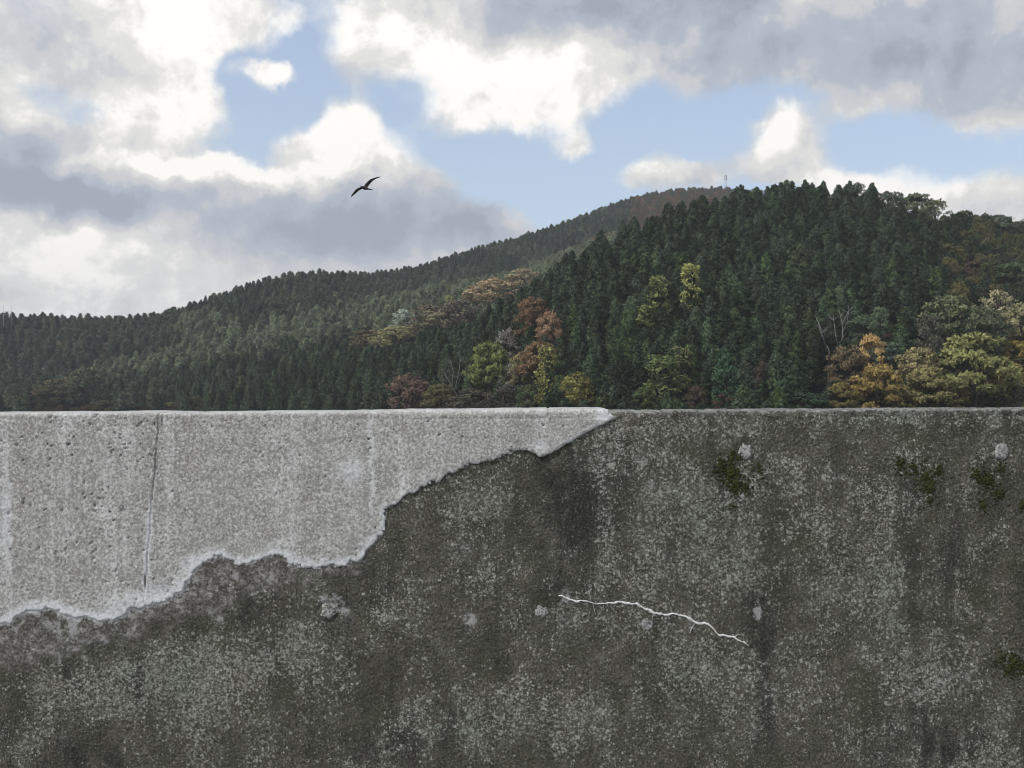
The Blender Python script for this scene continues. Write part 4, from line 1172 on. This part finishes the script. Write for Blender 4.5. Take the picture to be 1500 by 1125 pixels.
kind[(u > 1290) & (u < 1400) & (vt < at(A_X, A_Y, u) + 10) & (y < 330)] = 'none'
kind[(u > 590) & (u < 790) & (vt > 556)] = 'scrub'
kind[(u > 55) & (u < 160) & (vt > 556)] = 'scrub'
kind[(y > dC + 40)] = 'none'
# sizes
hgt = np.where(kind == 'cedar', rw.uniform(.78, 1.08, len(P)), rw.uniform(.7, 1.05, len(P)))
far = np.clip((y - 300) / 300, 0, 1)
hgt = hgt * (1 - .22 * far)
wid = rw.uniform(.78, 1.16, len(P)) * (1 - .08 * far)
TALL = np.where(kind == 'cedar', 8.4, 8.6)
top_row = 562.5 - F * (z + hgt * TALL - EYE) / y
# keep the view of the single trees free
for (px_, top, wpx, hpx, yl) in land_boxes:
    hw = 2.0 * F / y
    inner = (np.abs(u - px_) < wpx * .34 + hw * .45) & (y < yl + 1.0) & (y > yl - 110) & (v > top + 4)
    lim = top + hpx * .66                               # nearer trees are kept low enough to leave it in sight
    room = (v - lim) / np.maximum(v - top_row, 1)
    cut = inner & (room < 1)
    kind[cut & (room < .42)] = 'scrub'
    hgt = np.where(cut, hgt * np.clip(room, .42, 1), hgt)
    wid = np.where(cut, wid * np.clip(room + .2, .6, 1), wid)
    top_row = 562.5 - F * (z + hgt * TALL - EYE) / y
    close = (np.abs(u - px_) * y / F < wpx * yl / F * .36) & (np.abs(y - yl) < 2.2)
    kind[close] = 'scrub'
keep = kind != 'none'
x, y, z, u, v, kind, hgt, wid, top_row, nearA = (a[keep] for a in (x, y, z, u, v, kind, hgt, wid, top_row, nearA))
order = np.argsort(y)
x, y, z, u, v, kind, hgt, wid, top_row, nearA = (a[order] for a in (x, y, z, u, v, kind, hgt, wid, top_row, nearA))
# what nearer trees leave in sight
sky_line = {}
shows = np.zeros(len(x), bool)
WALLROW = 600
for i in range(len(x)):
    b0 = int(u[i] // 8)
    cur = sky_line.get(b0, WALLROW)
    shows[i] = top_row[i] < cur - 4
    trh = v[i] - top_row[i]
    for db in range(-int(10 * .6 * 150 / max(y[i], 1) // 8 + 0), int(10 * .6 * 150 / max(y[i], 1) // 8) + 1):
        sky_line[b0 + db] = min(sky_line.get(b0 + db, WALLROW), top_row[i] + trh * .22)
inframe = (u > 4) & (u < 1496)

lin = _lin
CEDAR_C = lin(68, 84, 64)
PINE_C = lin(113, 125, 102)
DPINE_C = lin(84, 95, 80)
rc = np.random.RandomState(21)
single = np.zeros(len(x), bool)
# the 300 cedars that show largest
ced = np.where((kind == 'cedar') & shows & inframe)[0][:300]
single[ced] = True
sc_ = kind == 'scrub'
wid[sc_] = rc.uniform(.34, .62, sc_.sum()); hgt[sc_] = rc.uniform(.22, .40, sc_.sum())
pin = np.where((kind == 'pine') & shows & inframe)[0]
mixd = np.where((kind == 'mixed') & shows & inframe)[0][:200]
single[mixd] = True
def cedar_label(i):
    if u[i] < 560: return 'dark green cedar in the packed stand low on the left hillside', 'cedars of the lower left stand'
    if u[i] < 830: return 'dark green cedar near the autumn trees at the middle of the hill foot', 'cedars around the middle autumn trees'
    if v[i] > 560: return 'dark green cedar at the foot of the near right-hand hill', 'cedars along the foot of the near hill'
    return 'dark green cedar amid alike cedars up the near right-hand hill', 'cedars up the near hill'
NEAR = {'the rust-red tree': 'dark rust-red', 'the salmon-pink tree': 'salmon-pink', 'the bright yellow-green tree': 'bright yellow-green', 'the narrow yellow vine-covered tree': 'narrow tall yellow',
        'the large tan-orange tree': 'large round tan', 'the tall yellow vine-clad conifer': 'tall yellow vine-clad', 'the bright orange pointed tree': 'bright orange pointed', 'the pointed young cedar': 'pointed young',
        'the dull purple-red tree': 'dull purple-red', 'the golden-olive rounded tree': 'rounded golden-olive', 'the broad ivy-covered tree': 'broad olive-green', 'the yellow-green vine-clad conifer': 'yellow-green vine-clad'}
own = {}
cu, cv = u[ced], top_row[ced] * .6 + v[ced] * .4
for phrase, start in NEAR.items():
    px_, top, wpx, hpx = next(l[:4] for l in LAND if l[6].startswith(start))
    for side, dx, dy in (('left of', -1, 0), ('right of', 1, 0), ('above', 0, -1), ('below', 0, 1)):
        qx_, qy_ = px_ + dx * (wpx * .5 + 16), top + hpx * .45 + dy * (hpx * .5 + 16)
        d_ = np.hypot(cu - qx_, cv - qy_)
        for k in np.argsort(d_)[:3]:
            if d_[k] < 26 and ced[k] not in own:
                own[ced[k]] = 'dark green cedar directly %s %s' % (side, phrase); break
horizon = {}
for i in range(len(x)):
    b0 = int(u[i] // 12)
    horizon[b0] = min(horizon.get(b0, 999), top_row[i])
for i in ced:
    if i not in own and 1080 < u[i] < 1300 and top_row[i] <= horizon[int(u[i] // 12)] + 1:
        own[i] = 'cedar whose tip stands against the sky on the near hill'
for i in ced:
    t = rc.rand()
    c_ = tuple(np.array(CEDAR_C) * (0.85 + .35 * t)) 
    if rc.rand() < .14: c_ = lin(84, 102, 70)
    o = place_tree('cedar_tree', CEDARS[rc.randint(len(CEDARS))], (x[i], y[i], z[i]), wid[i], hgt[i], rc.uniform(0, 6.28), (c_[0], c_[1], c_[2], 1))
    o.rotation_euler.x, o.rotation_euler.y = rc.normal(0, .035, 2)
    lab, grp = cedar_label(i)
    if i in own:
        lab = own[i]
        if 'sky' in lab: grp = 'cedars along the near skyline'
    tag(o, lab, 'tree', grp)
MIXC = [lin(70, 78, 60), lin(62, 72, 58), lin(96, 96, 68), lin(92, 98, 68), lin(104, 100, 70), lin(58, 70, 56)]
for i in mixd:
    st_ = ('round', 'round', 'sparse', 'layered')[rc.randint(4)]
    o = place_tree('broadleaf_tree', BROAD[st_][rc.randint(len(BROAD[st_]))], (x[i], y[i], z[i]), wid[i] * .62, hgt[i] * 1.05, rc.uniform(0, 6.28), MIXC[rc.randint(len(MIXC))])
    tag(o, 'grey-green or brownish broadleaf tree in the mixed wood below the right-hand skyline', 'tree', 'mixed broadleaf trees at the upper right')
pin_single = pin[np.argsort(y[pin])][:300]
single[pin_single] = True
for i in pin_single:
    c_ = (np.array(PINE_C) * .55 + np.array(CEDAR_C) * .45 if u[i] < 380 else np.array(PINE_C)) * rc.uniform(.7, 1.1)
    o = place_tree('pine_tree', PINES[rc.randint(len(PINES))], (x[i], y[i], z[i]), wid[i], hgt[i], rc.uniform(0, 6.28), (c_[0], c_[1], c_[2], 1), parts=False)
    tag(o, 'pale grey-green pine in the light band across the middle slope', 'tree', 'pale pines of the middle slope')

# the rest of the wood: far or hidden trees that read as one mass
def forest(name, idx, variants, colour, label):
    idx = np.asarray(idx)
    if not len(idx): return
    r = np.random.RandomState(len(idx))
    me = mesh_np(name, np.stack([x[idx], y[idx], z[idx]], 1), np.zeros((0, 3), int) if False else [], None)
    for nm, arr in (('wid', wid[idx]), ('hgt', hgt[idx]), ('rot', r.uniform(0, 6.28, len(idx)))):
        fattr(me, nm, arr)
    ia = me.attributes.new('var', 'INT', 'POINT'); ia.data.foreach_set('value', r.randint(0, len(variants), len(idx)).astype(np.int32))
    o = link(name, me)
    o.color = colour
    tag(o, label, kind='stuff')
    g = bpy.data.node_groups.new(name, 'GeometryNodeTree')
    g.interface.new_socket('Geometry', in_out='INPUT', socket_type='NodeSocketGeometry')
    g.interface.new_socket('Geometry', in_out='OUTPUT', socket_type='NodeSocketGeometry')
    N_ = g.nodes; Lk = g.links.new
    gi = N_.new('NodeGroupInput'); go = N_.new('NodeGroupOutput')
    m2p = N_.new('GeometryNodeMeshToPoints')
    iop = N_.new('GeometryNodeInstanceOnPoints'); iop.inputs['Pick Instance'].default_value = True
    g2i = N_.new('GeometryNodeJoinGeometry')
    for vi, (tr, crn) in enumerate(variants):
        src = bpy.data.objects.new('forest_source', crn)
        oi = N_.new('GeometryNodeObjectInfo'); oi.inputs['Object'].default_value = src
        oi.inputs['As Instance'].default_value = True
        Lk(oi.outputs['Geometry'], g2i.inputs[0])
    def named(nm, typ):
        a = N_.new('GeometryNodeInputNamedAttribute'); a.data_type = typ; a.inputs['Name'].default_value = nm
        return a.outputs['Attribute']
    cs_ = N_.new('ShaderNodeCombineXYZ'); w_ = named('wid', 'FLOAT')
    Lk(w_, cs_.inputs[0]); Lk(w_, cs_.inputs[1]); Lk(named('hgt', 'FLOAT'), cs_.inputs[2])
    cr_ = N_.new('ShaderNodeCombineXYZ'); Lk(named('rot', 'FLOAT'), cr_.inputs[2])
    Lk(gi.outputs[0], m2p.inputs[0]); Lk(m2p.outputs[0], iop.inputs['Points'])
    Lk(g2i.outputs[0], iop.inputs['Instance']); Lk(named('var', 'INT'), iop.inputs['Instance Index'])
    Lk(cr_.outputs[0], iop.inputs['Rotation']); Lk(cs_.outputs[0], iop.inputs['Scale'])
    Lk(iop.outputs[0], go.inputs[0])
    md = o.modifiers.new('forest', 'NODES'); md.node_group = g
rest = ~single
near_mask = rest & (kind == 'cedar') & (y < 335)
far_mask = rest & (kind == 'cedar') & (y >= 335)
forest('cedar_forest', np.where(near_mask)[0], CEDARS, CEDAR_C, 'dense dark cedar wood on the upper near hill')
forest('cedar_forest', np.where(far_mask)[0], CEDARS, lin(70, 84, 68), 'dark cedar wood on the far ridge')
forest('pine_forest', np.where(rest & (kind == 'pine'))[0], PINES, PINE_C, 'upper part of the pale pine wood')
forest('pine_forest', np.where(rest & (kind == 'pale_wood'))[0], PINES, lin(96, 106, 86), 'grey-green woodland patches on the left and far slopes')
forest('pine_forest', np.where(rest & (kind == 'dark_pine'))[0], PINES, DPINE_C, 'dull green pine wood along the far skyline')
si_ = np.where(kind == 'scrub')[0]; hs_ = rc.rand(len(si_)) < .5
forest('undergrowth', si_[hs_], BROAD['round'] + BROAD['sparse'], lin(84, 82, 56), 'low olive scrub beneath the trees at the hill foot')
forest('undergrowth', si_[~hs_], BROAD['round'] + BROAD['sparse'], lin(86, 72, 60), 'low brown scrub beneath the trees at the hill foot')
mi = np.where(rest & (kind == 'mixed'))[0]
wid[mi] *= .62
forest('mixed_wood', mi, BROAD['round'], MIXC[0], 'mixed broadleaf wood carrying on beyond the upper right')
ai = np.where(rest & (kind == 'autumn'))[0]
wid[ai] *= .62; hgt[ai] *= 1.0
cls = rc.randint(0, 3, len(ai))
for kk, (colr, lab) in enumerate(((lin(104, 90, 82), 'brown autumn wood on the far summit'), (lin(124, 100, 76), 'orange autumn wood on the far summit'), (lin(92, 96, 72), 'olive broadleaf wood on the far summit'))):
    forest('autumn_wood', ai[cls == kk], BROAD['round'] + BROAD['sparse'], colr, lab)

# ------------------------------------------------------------------ masts on the ridge
sm, h = material('galvanised_steel')
b = h.nd('ShaderNodeBsdfPrincipled', {'Base Color': (0.30, 0.30, 0.31, 1), 'Metallic': 0.6, 'Roughness': 0.5})
h.nd('ShaderNodeOutputMaterial', {'Surface': b.outputs[0]})
dm, h = material('dark_painted_steel')
b = h.nd('ShaderNodeBsdfPrincipled', {'Base Color': (0.05, 0.03, 0.03, 1), 'Roughness': 0.6})
h.nd('ShaderNodeOutputMaterial', {'Surface': b.outputs[0]})
yM = 792.0; xM = (1063 - 750) / F * yM; zM = float(ground_z(np.array([xM]), np.array([yM]))[0])
topM = EYE + (562.5 - 256.5) / F * yM
mast = tag(bpy.data.objects.new('lattice_mast', None), 'thin lattice radio mast on the far summit', 'mast'); COL.objects.link(mast)
mast.location = (xM, yM, zM)
HM = topM - zM
hwid = .62
corner = [(-1, -1), (1, -1), (1, 1), (-1, 1)]
for sx, sy in corner:
    link('leg', tubes_mesh('leg', [([(sx * hwid * 1.3, sy * hwid * 1.3, -.5), (sx * hwid * .8, sy * hwid * .8, HM)], [.07, .05])], sm, 6), mast)
nb_ = 7
for k in range(nb_):
    z0, z1 = HM * k / nb_, HM * (k + 1) / nb_
    for (a0, b0), (a1, b1) in zip(corner, corner[1:] + corner[:1]):
        w0 = hwid * (1.3 - .5 * k / nb_); w1_ = hwid * (1.3 - .5 * (k + 1) / nb_)
        link('brace', tubes_mesh('brace', [([(a0 * w0, b0 * w0, z0), (a1 * w1_, b1 * w1_, z1)], [.03, .03])], sm, 4), mast)
for zf in (.80, .93):
    for sx in (-1, 1):
        link('antenna_panel', box_mesh('antenna_panel', sx * .75 - .22, sx * .75 + .22, -.85, -.55, HM * zf - 1.0, HM * zf + .9, dm), mast)
link('tip', tubes_mesh('tip', [([(0, 0, HM - .1), (0, 0, HM + 1.0)], [.06, .04])], sm, 5), mast)

yF = 470.0
def left_pt(px_, row): return np.array([(px_ - 750) / F * yF, yF, EYE + (562.5 - row) / F * yF])
baseF = left_pt(10.5, 466); gz_ = float(ground_z(np.array([baseF[0]]), np.array([yF]))[0])
fr = tag(bpy.data.objects.new('antenna_frame', None), 'two slim poles joined by crossbars above the trees at the far left', 'mast'); COL.objects.link(fr)
fr.location = (baseF[0], yF, gz_)
for px_ in (5.2, 16.4):
    p1 = left_pt(px_, 446.5) - np.array(fr.location)
    link('pole', tubes_mesh('pole', [([(p1[0], 0, -.3), (p1[0], 0, p1[2])], [.09, .07])], sm, 6), fr)
for row in (456, 461):
    a = left_pt(5.2, row) - np.array(fr.location); b_ = left_pt(16.4, row) - np.array(fr.location)
    link('crossbar', tubes_mesh('crossbar', [([(a[0] - .3, 0, a[2]), (b_[0] + .3, 0, b_[2])], [.05, .05])], sm, 5), fr)

# ------------------------------------------------------------------ bird
bmz, h = material('dark_feathers')
co = h.nd('ShaderNodeTexCoord').outputs['Object']
c = h.mix(h.mr(h.noise(co, 9, 4, 0.6), 0.35, 0.65), (0.022, 0.020, 0.019, 1), (0.07, 0.06, 0.052, 1))
b = h.nd('ShaderNodeBsdfPrincipled', {'Base Color': c, 'Roughness': 0.8})
h.nd('ShaderNodeOutputMaterial', {'Surface': b.outputs[0]})
YB_ = 40.0
def bp(px_, py_, dy): return np.array([(px_ - 750) / F * (YB_ + dy), YB_ + dy, EYE + (562.5 - py_) / F * (YB_ + dy)])
head, tail = bp(528.6, 273.8, -.22), bp(543.6, 277.9, .26)
axd = (tail - head) / np.linalg.norm(tail - head)
bmb = bmesh.new()
def loft(rings):
    rows = [[bmb.verts.new(p) for p in rg] for rg in rings]
    k = len(rows[0])
    for r0, r1 in zip(rows, rows[1:]):
        for i in range(k):
            bmb.faces.new((r0[i], r0[(i + 1) % k], r1[(i + 1) % k], r1[i]))
    bmb.faces.new(rows[0][::-1]); bmb.faces.new(rows[-1])
def frame_of(d):
    s = np.cross(d, [0, 0, 1.0]); s /= np.linalg.norm(s)
    return s, np.cross(s, d)
s_, up_ = frame_of(axd)
def ring(c_, a, b_, e1, e2, k=10): return [Vector(c_ + e1 * a * math.cos(2 * PI * i / k) + e2 * b_ * math.sin(2 * PI * i / k)) for i in range(k)]
Lb = np.linalg.norm(tail - head)
loft([ring(head + axd * Lb * t, w, hh_, s_, up_) for t, w, hh_ in ((-.06, .006, .006), (-.02, .012, .014), (.0, .030, .032), (.08, .045, .046), (.16, .046, .05), (.28, .07, .07), (.42, .078, .074), (.58, .06, .055), (.70, .04, .032), (.82, .06, .020), (1.0, .095, .014))])
mid_b = head + axd * Lb * .36
def wing(stations):
    rg = []
    for k, (p, chord, th) in enumerate(stations):
        t = stations[min(k + 1, len(stations) - 1)][0] - stations[max(k - 1, 0)][0]
        nv = np.cross(axd, t); nv /= np.linalg.norm(nv)
        th = max(th, .014)
        rg.append([Vector(p + axd * chord * math.cos(2 * PI * i / 12) * .5 + nv * th * math.sin(2 * PI * i / 12)) for i in range(12)])
    loft(rg)
wing([(mid_b, .22, .030), (bp(537.0, 271.5, .06), .22, .024), (bp(540.5, 267.3, .12), .215, .019), (bp(544.5, 263.6, .16), .20, .016), (bp(549.5, 261.2, .20), .15, .012), (bp(554.0, 259.7, .24), .095, .010), (bp(557.4, 259.0, .27), .03, .007)])
wing([(mid_b, .22, .030), (bp(531.0, 275.0, -.06), .22, .024), (bp(527.0, 276.2, -.12), .215, .019), (bp(523.5, 278.4, -.16), .20, .016), (bp(519.8, 282.2, -.20), .16, .012), (bp(516.6, 285.6, -.24), .11, .010), (bp(514.4, 288.2, -.27), .04, .007)])
bmesh.ops.recalc_face_normals(bmb, faces=bmb.faces[:])
bme = bpy.data.meshes.new('bird'); bmb.to_mesh(bme); bmb.free(); bme.materials.append(bmz)
tmp = bpy.data.objects.new('tmp_bird', bme); COL.objects.link(tmp)
rm = tmp.modifiers.new('r', 'REMESH'); rm.mode = 'VOXEL'; rm.voxel_size = 0.008; rm.use_smooth_shade = True
dg = bpy.context.evaluated_depsgraph_get(); dg.update()
bird_me = bpy.data.meshes.new_from_object(tmp.evaluated_get(dg))
bpy.data.objects.remove(tmp)
if not bird_me.materials: bird_me.materials.append(bmz)
bc = Vector(mid_b)
bird_me.transform(Matrix.Translation(-bc))
tag(link('bird', bird_me, loc=bc), 'dark gull-like bird gliding with long bent wings before the clouds', 'bird')

# ------------------------------------------------------------------ air
hz = bpy.data.materials.new('haze_air'); hz.use_nodes = True
h = NT(hz.node_tree)
pv = h.nd('ShaderNodeVolumePrincipled', {'Color': (0.90, 0.93, 0.97, 1), 'Density': 0.00021, 'Anisotropy': 0.2})
h.nd('ShaderNodeOutputMaterial', {'Volume': pv.outputs[0]})
tag(link('haze', box_mesh('haze', -3300, 3300, -3300, 3300, LOW - 1.3, 230, hz)), kind='stuff')
